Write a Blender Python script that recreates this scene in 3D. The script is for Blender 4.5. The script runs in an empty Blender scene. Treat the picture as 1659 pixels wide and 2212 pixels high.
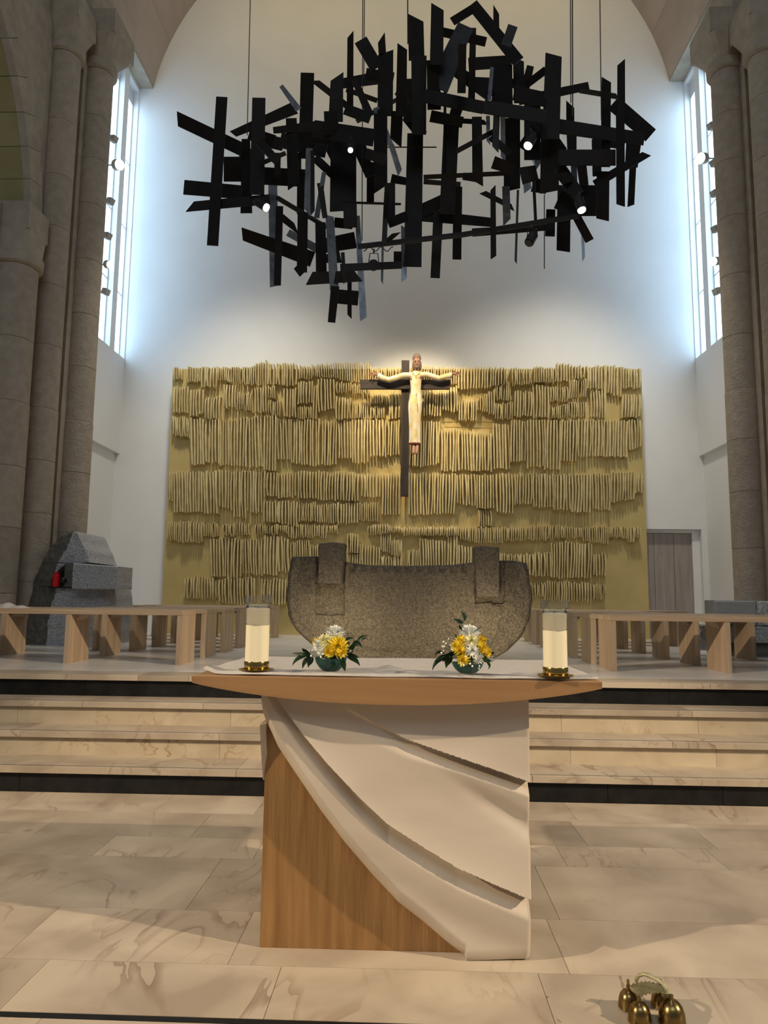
import bpy, bmesh, math, random
from mathutils import Vector, Matrix, noise as mnoise
S = bpy.context.scene
COL = S.collection
R = random.Random(7)

# ------------------------------------------------------------ camera
F, CX, CY, H = 1560.0, 829.5, 1106.0, 1.27
M3 = Matrix(((0.9994049721907903, -0.006792378734634958, 0.03381664015615849),
             (0.032755272990354425, -0.12028760810560978, -0.9921985604845225),
             (0.010807111161322908, 0.9927158480287078, -0.11999354741397678)))
cd = bpy.data.cameras.new('camera'); cam = bpy.data.objects.new('camera', cd); COL.objects.link(cam)
cd.sensor_fit = 'HORIZONTAL'; cd.sensor_width = 36.0; cd.lens = F * 36.0 / 1659.0
cd.clip_start = 0.05; cd.clip_end = 200
cam.matrix_world = Matrix.Translation((0, 0, H)) @ M3.to_4x4()
S.camera = cam
def P(x, y, X=None, Y=None, Z=None):
    """point of the place seen at photo pixel (x, y) on the plane X=, Y= or Z="""
    d = M3 @ Vector((x - CX, CY - y, -F))
    if Y is not None: t = Y / d.y
    elif X is not None: t = X / d.x
    else: t = (Z - H) / d.z
    return Vector((0, 0, H)) + d * t

# ------------------------------------------------------------ light
S.view_settings.view_transform = 'Standard'; S.view_settings.look = 'None'
S.view_settings.gamma = 1.0; S.view_settings.use_curve_mapping = False
S.view_settings.exposure = 0.0
def area(name, loc, aim, sx, sy, power, col):
    l = bpy.data.lights.new(name, 'AREA'); l.shape = 'RECTANGLE'; l.size = sx; l.size_y = sy; l.energy = power; l.color = col
    o = bpy.data.objects.new(name, l); COL.objects.link(o); o.location = loc
    o.rotation_euler = (Vector(aim) - Vector(loc)).to_track_quat('-Z', 'Y').to_euler(); return o
area('nave_fill_light', (0, -7, 11), (0, 12, 2.5), 8, 5, 330, (.80, .90, 1.0))  # unseen soft fill added behind the camera to lift the chancel
W = bpy.data.worlds.new('world'); S.world = W; W.use_nodes = True
W.node_tree.nodes['Background'].inputs[0].default_value = (0.84, 0.92, 1.0, 1)
W.node_tree.nodes['Background'].inputs[1].default_value = 0.12
WINDOW_GLOW = 4.8
def spot(name, loc, aim, power, col, size=60, blend=.5, rad=.08):
    l = bpy.data.lights.new(name, 'SPOT'); l.energy = power; l.color = col
    l.spot_size = math.radians(size); l.spot_blend = blend; l.shadow_soft_size = rad
    o = bpy.data.objects.new(name, l); COL.objects.link(o); o.location = loc
    o.rotation_euler = (Vector(aim) - Vector(loc)).to_track_quat('-Z', 'Y').to_euler(); return o
WARM = (1.0, .80, .56)
spot('nave_spotlight', (10.9, -1.0, 7.4), (0.0, 3.0, .35), 6600, WARM, 34, .5, .10)
spot('nave_spotlight', (-10.7, -1.8, 7.2), (0.0, 3.0, .35), 6000, WARM, 34, .5, .10)
spot('stair_fill', (0.3, 1.5, 9.0), (0, 6.6, .3), 300, (1.0, .92, .82), 62, .8, .3)  # added fill from above, brightens steps and platform
spot('cross_spotlight', (-1.0, 9.0, 7.3), (0.08, 12.0, 4.6), 800, (1.0, .80, .48), 38, .9, .05)
spot('cross_spotlight', (1.7, 9.0, 7.6), (0.05, 12.0, 4.7), 350, (1.0, .84, .6), 38, .8, .05)
spot('vault_lamp', (-2.4, 8.9, 13.4), (-1.8, 12.6, 10.9), 140, (1.0, .72, .24), 120, .9, .4)
spot('vault_lamp', (2.4, 8.9, 13.4), (1.8, 12.6, 10.9), 140, (1.0, .72, .24), 120, .9, .4)
for sx_ in (-.65, .65): spot('stone_foot_fill', (sx_, 6.05, .98), (sx_ * 1.0, 6.8, .9), 36, (1.0, .80, .48), 125, .9, .1)  # hidden lights added to warm the lower part of the stone altar
spot('panel_fill', (-3.0, 9.6, 8.6), (-2.2, 12.3, 1.0), 760, (1.0, .92, .78), 84, 1.0, .3)  # added pair of unseen fills brightening the gold panel and lower walls
spot('panel_fill', (3.0, 9.6, 8.6), (2.2, 12.3, 1.0), 760, (1.0, .92, .78), 84, 1.0, .3)

# ------------------------------------------------------------ materials
def nt(name):
    m = bpy.data.materials.new(name); m.use_nodes = True
    n = m.node_tree.nodes; return m, n, m.node_tree.links, n['Principled BSDF']
def mat(name, c1, c2=None, rough=.6, metal=0, scale=8, bump=0, bscale=None, stretch=(1, 1, 1), detail=6, coord='Object', spec=.5, rnd=0.0, dist=0.0):
    m, n, L, b = nt(name)
    b.inputs['Roughness'].default_value = rough; b.inputs['Metallic'].default_value = metal
    b.inputs['Specular IOR Level'].default_value = spec
    tc = n.new('ShaderNodeTexCoord'); mp = n.new('ShaderNodeMapping'); mp.inputs['Scale'].default_value = stretch
    L.new(tc.outputs[coord], mp.inputs[0])
    vec = mp.outputs[0]
    oi = n.new('ShaderNodeObjectInfo')
    if rnd:
        ad = n.new('ShaderNodeVectorMath'); ad.operation = 'ADD'
        ml = n.new('ShaderNodeMath'); ml.operation = 'MULTIPLY'; ml.inputs[1].default_value = 37.0
        L.new(oi.outputs['Random'], ml.inputs[0]); L.new(vec, ad.inputs[0]); L.new(ml.outputs[0], ad.inputs[1]); vec = ad.outputs[0]
    if c2 is None: b.inputs['Base Color'].default_value = (*c1, 1)
    else:
        nz = n.new('ShaderNodeTexNoise'); nz.inputs['Scale'].default_value = scale; nz.inputs['Detail'].default_value = detail
        nz.inputs['Distortion'].default_value = dist
        L.new(vec, nz.inputs['Vector'])
        cr = n.new('ShaderNodeValToRGB'); cr.color_ramp.elements[0].position = .32; cr.color_ramp.elements[1].position = .68
        cr.color_ramp.elements[0].color = (*c1, 1); cr.color_ramp.elements[1].color = (*c2, 1)
        L.new(nz.outputs['Fac'], cr.inputs[0]); out = cr.outputs[0]
        if rnd:
            hs = n.new('ShaderNodeHueSaturation'); mr = n.new('ShaderNodeMapRange')
            mr.inputs['To Min'].default_value = 1 - rnd; mr.inputs['To Max'].default_value = 1 + rnd
            L.new(oi.outputs['Random'], mr.inputs['Value']); L.new(mr.outputs[0], hs.inputs['Value']); L.new(out, hs.inputs['Color']); out = hs.outputs[0]
        L.new(out, b.inputs['Base Color'])
    if bump:
        n2 = n.new('ShaderNodeTexNoise'); n2.inputs['Scale'].default_value = bscale or scale * 3; n2.inputs['Detail'].default_value = 8
        L.new(vec, n2.inputs['Vector'])
        bp = n.new('ShaderNodeBump'); bp.inputs['Strength'].default_value = bump; bp.inputs['Distance'].default_value = .02
        L.new(n2.outputs['Fac'], bp.inputs['Height']); L.new(bp.outputs[0], b.inputs['Normal'])
    return m
def vein_mat(name, base, lite, vein, rough=.45, sc=1.3, rnd=.09, vamt=.8):
    """sawn sandstone: soft blotches, thin brown sediment veins"""
    m, n, L, b = nt(name); b.inputs['Roughness'].default_value = rough
    tc = n.new('ShaderNodeTexCoord'); oi = n.new('ShaderNodeObjectInfo')
    ml = n.new('ShaderNodeMath'); ml.operation = 'MULTIPLY'; ml.inputs[1].default_value = 53.0
    ad = n.new('ShaderNodeVectorMath'); L.new(oi.outputs['Random'], ml.inputs[0])
    L.new(tc.outputs['Object'], ad.inputs[0]); L.new(ml.outputs[0], ad.inputs[1])
    n1 = n.new('ShaderNodeTexNoise'); n1.inputs['Scale'].default_value = sc * 1.6; n1.inputs['Detail'].default_value = 8; n1.inputs['Distortion'].default_value = .6
    L.new(ad.outputs[0], n1.inputs['Vector'])
    c1 = n.new('ShaderNodeValToRGB'); c1.color_ramp.elements[0].position = .35; c1.color_ramp.elements[1].position = .65
    c1.color_ramp.elements[0].color = (*base, 1); c1.color_ramp.elements[1].color = (*lite, 1); L.new(n1.outputs['Fac'], c1.inputs[0])
    mp = n.new('ShaderNodeMapping'); mp.inputs['Rotation'].default_value = (.4, .5, .7); mp.inputs['Scale'].default_value = (1, .35, 1)
    L.new(ad.outputs[0], mp.inputs[0])
    n3 = n.new('ShaderNodeTexNoise'); n3.inputs['Scale'].default_value = sc; n3.inputs['Detail'].default_value = 5; n3.inputs['Distortion'].default_value = 1.2
    L.new(mp.outputs[0], n3.inputs['Vector'])
    # rings of the noise field = swirling veins
    mm = n.new('ShaderNodeMath'); mm.operation = 'MULTIPLY'; mm.inputs[1].default_value = 9; L.new(n3.outputs['Fac'], mm.inputs[0])
    fr = n.new('ShaderNodeMath'); fr.operation = 'FRACT'; L.new(mm.outputs[0], fr.inputs[0])
    c3 = n.new('ShaderNodeValToRGB'); e = c3.color_ramp.elements
    e[0].position = 0; e[0].color = (1, 1, 1, 1); e[1].position = .22; e[1].color = (0, 0, 0, 1); L.new(fr.outputs[0], c3.inputs[0])
    n4 = n.new('ShaderNodeTexNoise'); n4.inputs['Scale'].default_value = sc * .9; L.new(ad.outputs[0], n4.inputs['Vector'])
    c4 = n.new('ShaderNodeValToRGB'); c4.color_ramp.elements[0].position = .48; c4.color_ramp.elements[1].position = .66; L.new(n4.outputs['Fac'], c4.inputs[0])
    mu = n.new('ShaderNodeMath'); mu.operation = 'MULTIPLY'; L.new(c3.outputs[0], mu.inputs[0]); L.new(c4.outputs[0], mu.inputs[1])
    m2 = n.new('ShaderNodeMath'); m2.operation = 'MULTIPLY'; m2.inputs[1].default_value = vamt; L.new(mu.outputs[0], m2.inputs[0])
    mx = n.new('ShaderNodeMix'); mx.data_type = 'RGBA'; mx.inputs['B'].default_value = (*vein, 1)
    L.new(m2.outputs[0], mx.inputs['Factor']); L.new(c1.outputs[0], mx.inputs['A'])
    hs = n.new('ShaderNodeHueSaturation'); mr = n.new('ShaderNodeMapRange'); mr.inputs['To Min'].default_value = 1 - rnd; mr.inputs['To Max'].default_value = 1 + rnd
    L.new(oi.outputs['Random'], mr.inputs['Value']); L.new(mr.outputs[0], hs.inputs['Value']); L.new(mx.outputs['Result'], hs.inputs['Color'])
    L.new(hs.outputs[0], b.inputs['Base Color'])
    return m
def wood(name, c1, c2, axis=0, scale=14, rough=.45, stretch=14, bump=.05):
    st = [stretch] * 3; st[axis] = 1.0
    return mat(name, c1, c2, rough=rough, scale=scale / stretch * 1.2, stretch=tuple(st), bump=bump, bscale=scale / stretch * 5, detail=8, rnd=.05, dist=.4)
def emit(name, c, s):
    m, n, L, b = nt(name); n.remove(b); e = n.new('ShaderNodeEmission'); e.inputs[0].default_value = (*c, 1); e.inputs[1].default_value = s
    L.new(e.outputs[0], n['Material Output'].inputs[0]); return m
def glassm(name, c=(1, 1, 1), ior=1.45, rough=0.0):
    m, n, L, b = nt(name); b.inputs['Base Color'].default_value = (*c, 1); b.inputs['Roughness'].default_value = rough
    b.inputs['Transmission Weight'].default_value = 1; b.inputs['IOR'].default_value = ior; return m
MT = {
 'plaster': mat('white plaster', (.84, .84, .84), (.88, .88, .88), rough=.85, scale=1.2, bump=.05, bscale=5),
 'plaster2': mat('white wall board', (.88, .88, .88), rough=.8),
 'frame': mat('white window frame', (.78, .79, .80), rough=.5),
 'col': mat('pale granite column', (.34, .28, .21), (.41, .345, .27), rough=.85, scale=9, bump=.6, bscale=30, rnd=.07),
 'colsm': mat('dressed sandstone', (.32, .265, .20), (.41, .345, .265), rough=.8, scale=5, bump=.12, bscale=40, rnd=.05),
 'vault': mat('pinkish vault stone', (.42, .33, .265), (.52, .42, .34), rough=.75, scale=2.2, stretch=(1, .3, 1), bump=.1, bscale=18, rnd=.05),
 'green': mat('olive limewash soffit', (.27, .23, .095), (.32, .27, .115), rough=.8, scale=3, rnd=.04),
 'tile': vein_mat('sandstone floor tile', (.315, .25, .185), (.46, .385, .29), (.19, .125, .08), rough=.42, vamt=.85, sc=1.5, rnd=.13),
 'step': vein_mat('sandstone step', (.42, .34, .23), (.52, .43, .30), (.26, .145, .065), rough=.5, vamt=.9, sc=2.2, rnd=.05),
 'grout': mat('sand grout', (.30, .25, .19), rough=.9),
 'black': mat('black slate riser', (.006, .006, .006), (.014, .013, .012), rough=.5, scale=12, spec=.2),
 'gold': mat('gilded bronze panel', (.56, .43, .165), (.64, .50, .21), rough=.55, scale=2.5, bump=.05, bscale=30, metal=.1),
 'slat': mat('gilded bronze slat', (.62, .49, .22), (.80, .67, .36), rough=.5, scale=6, metal=.05, rnd=.05),
 'steel': mat('blackened steel plate', (.006, .0045, .0035), (.013, .009, .006), rough=.6, scale=5, metal=.0, spec=.25, rnd=.2),
 'steel2': mat('bare grey steel plate', (.17, .19, .22), (.34, .37, .42), rough=.4, scale=9, metal=.45, rnd=.1),
 'cable': mat('dark steel cable', (.03, .02, .02), rough=.5),
 'basalt': mat('dark hewn stone', (.040, .032, .024), (.115, .096, .070), rough=.8, scale=55, bump=1.0, bscale=60),
 'granite': mat('grey hewn granite', (.26, .26, .26), (.56, .56, .56), rough=.8, scale=60, bump=1.0, bscale=45),
 'granite2': mat('smooth grey granite', (.24, .245, .24), (.32, .325, .32), rough=.7, scale=40, bump=.2, bscale=60),
 'granited': mat('dark shaded granite', (.10, .09, .075), (.16, .145, .12), rough=.85, scale=12, bump=.8, bscale=20),  # dark tone stands in for shade on boulder flank and block recess
 'bench': wood('oak bench', (.36, .25, .155), (.50, .37, .25), 2, rough=.5),
 'benchx': wood('oak bench top', (.36, .25, .155), (.50, .37, .25), 0, rough=.5),
 'oak': wood('honey oak table top', (.28, .15, .062), (.36, .205, .09), 0, rough=.42),
 'oakv': wood('honey oak panel', (.21, .105, .032), (.33, .18, .065), 2, rough=.42, scale=20, bump=.2),
 'drape': mat('carved pale limewood', (.47, .40, .32), (.56, .485, .39), rough=.55, scale=1.6, stretch=(1, 1, 4), rnd=0.0),
 'cloth': mat('white linen', (.74, .71, .67), (.80, .77, .73), rough=.9, scale=30, bump=.05, bscale=300),
 'wax': mat('cream wax', (.84, .76, .53), rough=.45),
 'brass': mat('polished brass', (.55, .38, .12), rough=.16, metal=1),
 'brass2': mat('old bell brass', (.36, .25, .09), (.50, .37, .15), rough=.26, metal=1, scale=20),
 'brass3': mat('greenish leaf brass', (.36, .34, .19), (.50, .47, .30), rough=.45, metal=.6, scale=60),
 'glass': glassm('clear glass'),
 'bowl': mat('dark green glazed bowl', (.006, .05, .045), (.012, .085, .075), rough=.12, scale=5),
 'leaf': mat('dark glossy leaf', (.006, .028, .008), (.014, .055, .014), rough=.35, scale=20),
 'white_petal': mat('white petal', (.82, .82, .76), rough=.6),
 'cream_petal': mat('cream petal', (.82, .78, .45), rough=.6),
 'yellow_petal': mat('yellow petal', (.85, .62, .02), (.90, .72, .05), rough=.6, scale=20),
 'stem': mat('stem', (.05, .09, .03), rough=.6),
 'cross': wood('dark cross timber', (.022, .012, .010), (.045, .026, .021), 2, rough=.6),
 'crossx': wood('dark cross beam', (.022, .012, .010), (.045, .026, .021), 0, rough=.6),
 'robe': mat('gilded robe', (.80, .56, .16), (.92, .88, .74), rough=.35, scale=13, metal=.2, bump=.3, bscale=20, stretch=(1, 1, .5)),
 'skin': mat('carved brown wood skin', (.30, .15, .085), (.38, .20, .12), rough=.55, scale=20),
 'hair': mat('carved brown hair', (.16, .10, .07), (.24, .155, .11), rough=.6, scale=40),
 'darkw': mat('dark red hem', (.22, .03, .02), rough=.6),
 'lampw': mat('white lamp housing', (.55, .55, .52), rough=.5),
 'lampb': mat('black lamp housing', (.008, .008, .008), rough=.5),
 'lit': emit('lit lamp lens', (1.0, .92, .75), 14.0),
 'litb': emit('lit lamp lens cool', (1.0, .97, .9), 10.0),
 'pane': emit('bright frosted daylight', (.50, .75, 1.0), WINDOW_GLOW),
 'doorw': wood('grey ash door', (.30, .255, .23), (.40, .35, .32), 2, rough=.6, scale=16),
 'red': mat('red votive glass', (.65, .008, .012), rough=.15),
 'ink': mat('dark iron', (.01, .008, .008), rough=.35),
}

# ------------------------------------------------------------ helpers
def link(name, bm, m, parent=None, smooth=False, recalc=True):
    if recalc: bmesh.ops.recalc_face_normals(bm, faces=bm.faces)
    for e in bm.edges:
        if len(e.link_faces) == 2 and e.calc_face_angle(0) > .6: e.smooth = False
    me = bpy.data.meshes.new(name); bm.to_mesh(me); bm.free()
    if smooth:
        for p in me.polygons: p.use_smooth = True
    if m is not None: me.materials.append(MT[m])
    o = bpy.data.objects.new(name, me); COL.objects.link(o)
    if parent is not None: o.parent = parent; o.matrix_parent_inverse = Matrix.Translation(-parent.location) if parent.rotation_euler[2] == 0 else parent.matrix_basis.inverted()
    return o
def tag(o, label=None, cat=None, group=None, kind=None):
    if label: o['label'] = label
    if cat: o['category'] = cat
    if group: o['group'] = group
    if kind: o['kind'] = kind
    return o
def empty(name, loc, label=None, cat=None, group=None, kind=None):
    o = bpy.data.objects.new(name, None); COL.objects.link(o); o.location = loc; o.empty_display_size = .05
    return tag(o, label, cat, group, kind)
def box(bm, a, b, bev=0):
    x0, y0, z0 = a; x1, y1, z1 = b
    v = [bm.verts.new(p) for p in ((x0, y0, z0), (x1, y0, z0), (x1, y1, z0), (x0, y1, z0), (x0, y0, z1), (x1, y0, z1), (x1, y1, z1), (x0, y1, z1))]
    fs = [bm.faces.new([v[i] for i in f]) for f in ((0, 3, 2, 1), (4, 5, 6, 7), (0, 1, 5, 4), (1, 2, 6, 5), (2, 3, 7, 6), (3, 0, 4, 7))]
    if bev:
        es = list({e for f in fs for e in f.edges}); bmesh.ops.bevel(bm, geom=es, offset=bev, segments=2, affect='EDGES', profile=.7)
    return v
def obox(name, a, b, m, parent=None, bev=0):
    bm = bmesh.new(); box(bm, a, b, bev); return link(name, bm, m, parent)
def prism(bm, pts, d):
    """polygon pts extruded by vector d"""
    a = [bm.verts.new(p) for p in pts]; b = [bm.verts.new(Vector(p) + Vector(d)) for p in pts]; n = len(a)
    bm.faces.new(a); bm.faces.new(b[::-1])
    for i in range(n): bm.faces.new((a[i], b[i], b[(i + 1) % n], a[(i + 1) % n]))
def lathe(bm, prof, c=(0, 0, 0), seg=32, cap=True):
    rings = []
    for r, z in prof:
        if r < 1e-6: rings.append([bm.verts.new((c[0], c[1], c[2] + z))])
        else: rings.append([bm.verts.new((c[0] + r * math.cos(2 * math.pi * k / seg), c[1] + r * math.sin(2 * math.pi * k / seg), c[2] + z)) for k in range(seg)])
    for A, B in zip(rings, rings[1:]):
        for k in range(seg):
            k2 = (k + 1) % seg
            if len(A) == 1 and len(B) == 1: continue
            if len(A) == 1: bm.faces.new((A[0], B[k], B[k2]))
            elif len(B) == 1: bm.faces.new((A[k], A[k2], B[0]))
            else: bm.faces.new((A[k], A[k2], B[k2], B[k]))
    if cap:
        for Q in (rings[0], rings[-1]):
            if len(Q) > 1: bm.faces.new(Q)
    return rings
def tube(bm, pts, r, seg=8, cap=True):
    pts = [Vector(p) for p in pts]; rr = r if isinstance(r, (list, tuple)) else [r] * len(pts); rings = []
    for i, p in enumerate(pts):
        t = (pts[min(i + 1, len(pts) - 1)] - pts[max(i - 1, 0)]).normalized()
        a = t.orthogonal().normalized() if i == 0 else (rings_n - t * rings_n.dot(t)).normalized()
        rings_n = a; b = t.cross(a)
        rings.append([bm.verts.new(p + (a * math.cos(2 * math.pi * k / seg) + b * math.sin(2 * math.pi * k / seg)) * rr[i]) for k in range(seg)])
    for A, B in zip(rings, rings[1:]):
        for k in range(seg): bm.faces.new((A[k], A[(k + 1) % seg], B[(k + 1) % seg], B[k]))
    if cap: bm.faces.new(rings[0][::-1]); bm.faces.new(rings[-1])
def lerp(a, b, t): return a + (b - a) * t
def interp(tab, x):
    if x <= tab[0][0]: return tab[0][1]
    for (a, b), (c, d) in zip(tab, tab[1:]):
        if x <= c: return b + (d - b) * (x - a) / (c - a)
    return tab[-1][1]

# ============================================================ SETTING
ZP = .66; YB = 12.6; XL, XR = -5.2, 5.08
tag(obox('floor', (-7, -3, -.12), (7, 5.0, -.006), 'grout'), 'lower sandstone floor in front of the steps', kind='structure')
FL = bpy.data.objects['floor']
def tiles(par, rows, z, x0, x1, m, gap=.0010, th=.03, name='floor_tile'):
    for (ya, yb, js) in rows:
        xs = [x0] + sorted(js) + [x1]
        for a, b in zip(xs, xs[1:]):
            obox(name, (a + gap, ya + gap, z - th), (b - gap, yb - gap, z), m, par)
tiles(FL, [
 (2.67 - .32, 2.67, [-2.4, -1.25, -.43, .455, 1.5, 2.6]), (2.67, 3.10, [-2.6, -1.42, -.62, .565, 1.55, 2.7]),
 (3.10, 3.69, [-2.3, -.9, .62, 1.75, 3.1]), (3.69, 3.99, [-2.6, -1.55, -.75, -.05, .78, 1.55, 2.6]),
 (3.99, 4.42, [-2.8, -2.0, -1.15, .95, 1.62, 2.5, 3.4]), (4.42, 4.815, [-3.3, -2.4, -1.5, -.9, .3, 1.0, 1.85, 2.8]),
 (1.75, 2.32, [-2.2, -1.1, .1, 1.2, 2.3]), (.9, 1.75, [-2.5, -1.0, .6, 2.0]), (-.2, .9, [-2, -.6, .9, 2.2]), (-1.6, -.2, [-1.5, 0, 1.5])], 0, -4.6, 4.6, 'tile')
s = obox('dark_inlay_strip', (-4.6, 2.322, -.03), (4.6, 2.348, .0), 'black', FL)

# steps
ST = empty('trim_1', (0, 4.8, 0), 'flight of four broad sandstone steps with black slate risers', kind='structure')
NY = [4.79, 5.11, 5.40, 5.68]; RZ = .165
for i, y in enumerate(NY):
    z1 = RZ * (i + 1); xs = [-4.8, -3.1, -1.2, .9, 2.6, 4.8]
    nxt = NY[i + 1] + .04 if i < 3 else 5.98
    if i in (0, 3):
        for a, b in zip([-4.8, -2.53, -.95 if i == 3 else -.62, 1.28 if i == 0 else .62, 2.0, 4.8], [-2.53, -.95 if i == 3 else -.62, 1.28 if i == 0 else .62, 2.0, 4.8]):
            obox('slate_riser', (a + .0015, y + .03, z1 - RZ), (b - .0015, y + .09, z1 - .042), 'black', ST)
    else:
        js = [-4.8, -2.9, -1.3, .3, 1.12, 2.1, 4.8]
        for a, b in zip(js, js[1:]): obox('stone_riser', (a + .001, y + .03, z1 - RZ), (b - .001, y + .09, z1 - .042), 'step', ST)
    js = [-4.8, -3.0 + .3 * i, -1.1 - .2 * i, .8, 1.55 + .25 * i, 3.3, 4.8]
    for a, b in zip(js, js[1:]): obox('stone_tread', (a + .001, y, z1 - .042), (b - .001, nxt, z1), 'tile', ST, bev=.003)
    if i < 3: obox('grip_strip', (-4.8, y + .035, z1 - .001), (4.8, y + .041, z1 + .0008), 'black', ST)
for i, y in enumerate(NY): obox('step_core', (-4.8, y + .09, RZ * i - .001 * (i > 0)), (4.8, 6.2, RZ * (i + 1) - .043), 'grout', ST)
PF = tag(obox('floor', (-7, 5.9, ZP - .2), (7, 13.2, ZP - .006), 'grout'), 'raised chancel floor of pale stone tiles', kind='structure')
y = 5.98; k = 0
MT['tile2'] = vein_mat('pale chancel tile', (.58, .55, .51), (.70, .67, .63), (.44, .39, .33), rough=.28, vamt=.3, sc=1.0, rnd=.05)
rows = []
while y < 12.7:
    off = (k % 3) * .4; rows.append((y, y + .56, [-4.4 + off + j * 1.25 for j in range(8)])); y += .56; k += 1
tiles(PF, rows, ZP, -5.6, 5.6, 'tile2', name='chancel_tile')

# back wall with door opening
bm = bmesh.new(); dx0, dx1, dz = 4.0, 5.06, 2.53
box(bm, (-6.2, YB, 0), (dx0, YB + .25, 15.5)); box(bm, (dx0, YB, dz), (dx1, YB + .25, 15.5)); box(bm, (dx1, YB, 0), (6.2, YB + .25, 15.5))
tag(link('wall_back', bm, 'plaster'), 'tall white plastered back wall under the vault', kind='structure')
D = empty('door_1', (4.5, YB + .12, ZP), 'grey wooden door at the right end of the back wall', kind='structure')
DL = obox('door_leaf', (dx0, YB + .13, ZP + .005), (4.93, YB + .17, 2.47), 'doorw', D)
for i, xx in enumerate((4.28, 4.62)): obox('board_joint', (xx, YB + .127, ZP + .01), (xx + .004, YB + .131, 2.46), 'ink', DL)
obox('door_frame', (4.935, YB + .10, ZP), (dx1 - .001, YB + .25, dz - .002), 'plaster2', D)
obox('door_frame', (dx0, YB + .10, 2.475), (4.93, YB + .25, dz - .002), 'plaster2', D)

# side walls with two tall slit windows each
WZ0, WZ1 = 5.57, 10.86
for side, X, sgn in (('left', XL, -1), ('right', XR, 1)):
    bm = bmesh.new(); o = .30 * sgn
    def wb(y0, y1, z0, z1, e=0.0):
        xa, xb = sorted((X + e * sgn, X + o)); box(bm, (xa, y0, z0), (xb, y1, z1))
    wb(9.9, YB, 3.82, WZ0); wb(9.9, 11.45, WZ0, WZ1); wb(11.93, 12.13, WZ0, WZ1); wb(12.585, YB, WZ0, WZ1); wb(9.9, YB, WZ1, 12.2)
    wb(9.9, YB, ZP - .1, 3.82, .075)
    tag(link('wall_' + side, bm, 'plaster2'), 'white %s side wall of the chancel with a shallow ledge' % side, kind='structure')
    for k, (y0, y1) in enumerate(((11.45, 11.93), (12.13, 12.585))):
        w = empty('window_%d' % (k + 1 + (2 if sgn > 0 else 0)), (X + .12 * sgn, (y0 + y1) / 2, WZ0), 'tall narrow slit window of the %s wall, %s the back wall' % (side, 'nearest' if k else 'further from'), kind='structure')
        bars = ([P(272, 328, X=XL).z, P(266, 472, X=XL).z, P(257, 620, X=XL).z] if k else [P(242, 278, X=XL).z, P(236, 430, X=XL).z, P(227, 583, X=XL).z])
        xa, xb = sorted((X + .13 * sgn, X + .14 * sgn)); zs = [WZ0 + .04] + sorted(bars) + [10.55]
        for za, zb in zip(zs, zs[1:]): obox('pane', (xa, y0 + .03, za + .012), (xb, y1 - .03, zb - .012), 'pane', w)
        xa, xb = sorted((X + .10 * sgn, X + .16 * sgn))
        for zb in bars: obox('glazing_bar', (xa, y0 + .03, zb - .013), (xb, y1 - .03, zb + .013), 'frame', w)
        for a, b in ((y0, y0 + .03), (y1 - .03, y1)): obox('window_frame', (xa, a, WZ0), (xb, b, WZ1), 'frame', w)
        obox('window_frame', (xa, y0 + .03, WZ0), (xb, y1 - .03, WZ0 + .03), 'frame', w)
        obox('window_frame', (xa, y0 + .03, 10.55), (xb, y1 - .03, WZ1), 'frame', w)

# vault: barrel of stone blocks, springing shelf
VC = (-.06, 10.0); VR = 4.97
CE = empty('ceiling', (0, 10, 11), 'pinkish stone barrel vault over the chancel', kind='structure')
a0 = math.asin(.96 / VR); NA = 14; rowsY = [6.3, 7.5, 8.7, 9.9, 11.2, YB - .002]
for ia in range(NA):
    t0 = a0 + (math.pi - 2 * a0) * ia / NA; t1 = a0 + (math.pi - 2 * a0) * (ia + 1) / NA; g = .0011
    for iy in range(len(rowsY) - 1):
        ya = rowsY[iy] + (.35 if (ia % 2 and iy) else 0); yb = rowsY[iy + 1] + (.35 if (ia % 2 and iy < len(rowsY) - 2) else 0)
        bm = bmesh.new(); pts = []
        for kk in range(4):
            t = lerp(t0 + g, t1 - g, kk / 3); pts.append((VC[0] + VR * math.cos(t), ya + .002, VC[1] + VR * math.sin(t)))
        for kk in range(3, -1, -1):
            t = lerp(t0 + g, t1 - g, kk / 3); pts.append((VC[0] + (VR + .4) * math.cos(t), ya + .002, VC[1] + (VR + .4) * math.sin(t)))
        prism(bm, pts, (0, yb - ya - .004, 0)); link('vault_block', bm, 'vault', CE)
bm = bmesh.new(); pr = [[], []]
for kk in range(25):
    t = a0 + (math.pi - 2 * a0) * kk / 24; r2 = VR + .01
    for q, rr in ((0, VR + .008), (1, VR + .5)): pr[q].append([bm.verts.new((VC[0] + rr * math.cos(t), yy, VC[1] + rr * math.sin(t))) for yy in (6.3, YB)])
for q in (0, 1):
    for A, B in zip(pr[q], pr[q][1:]): bm.faces.new((A[0], A[1], B[1], B[0]))
link('vault_backing', bm, 'grout', CE)
for sgn, xi, xo in ((-1, VC[0] - VR * math.cos(a0), XL - .3), (1, VC[0] + VR * math.cos(a0), XR + .3)):
    xa, xb = sorted((xi, xo)); obox('springing_shelf', (xa, 10.0, 10.93), (xb, YB, 11.3), 'plaster2' if 0 else 'colsm', CE)

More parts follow.
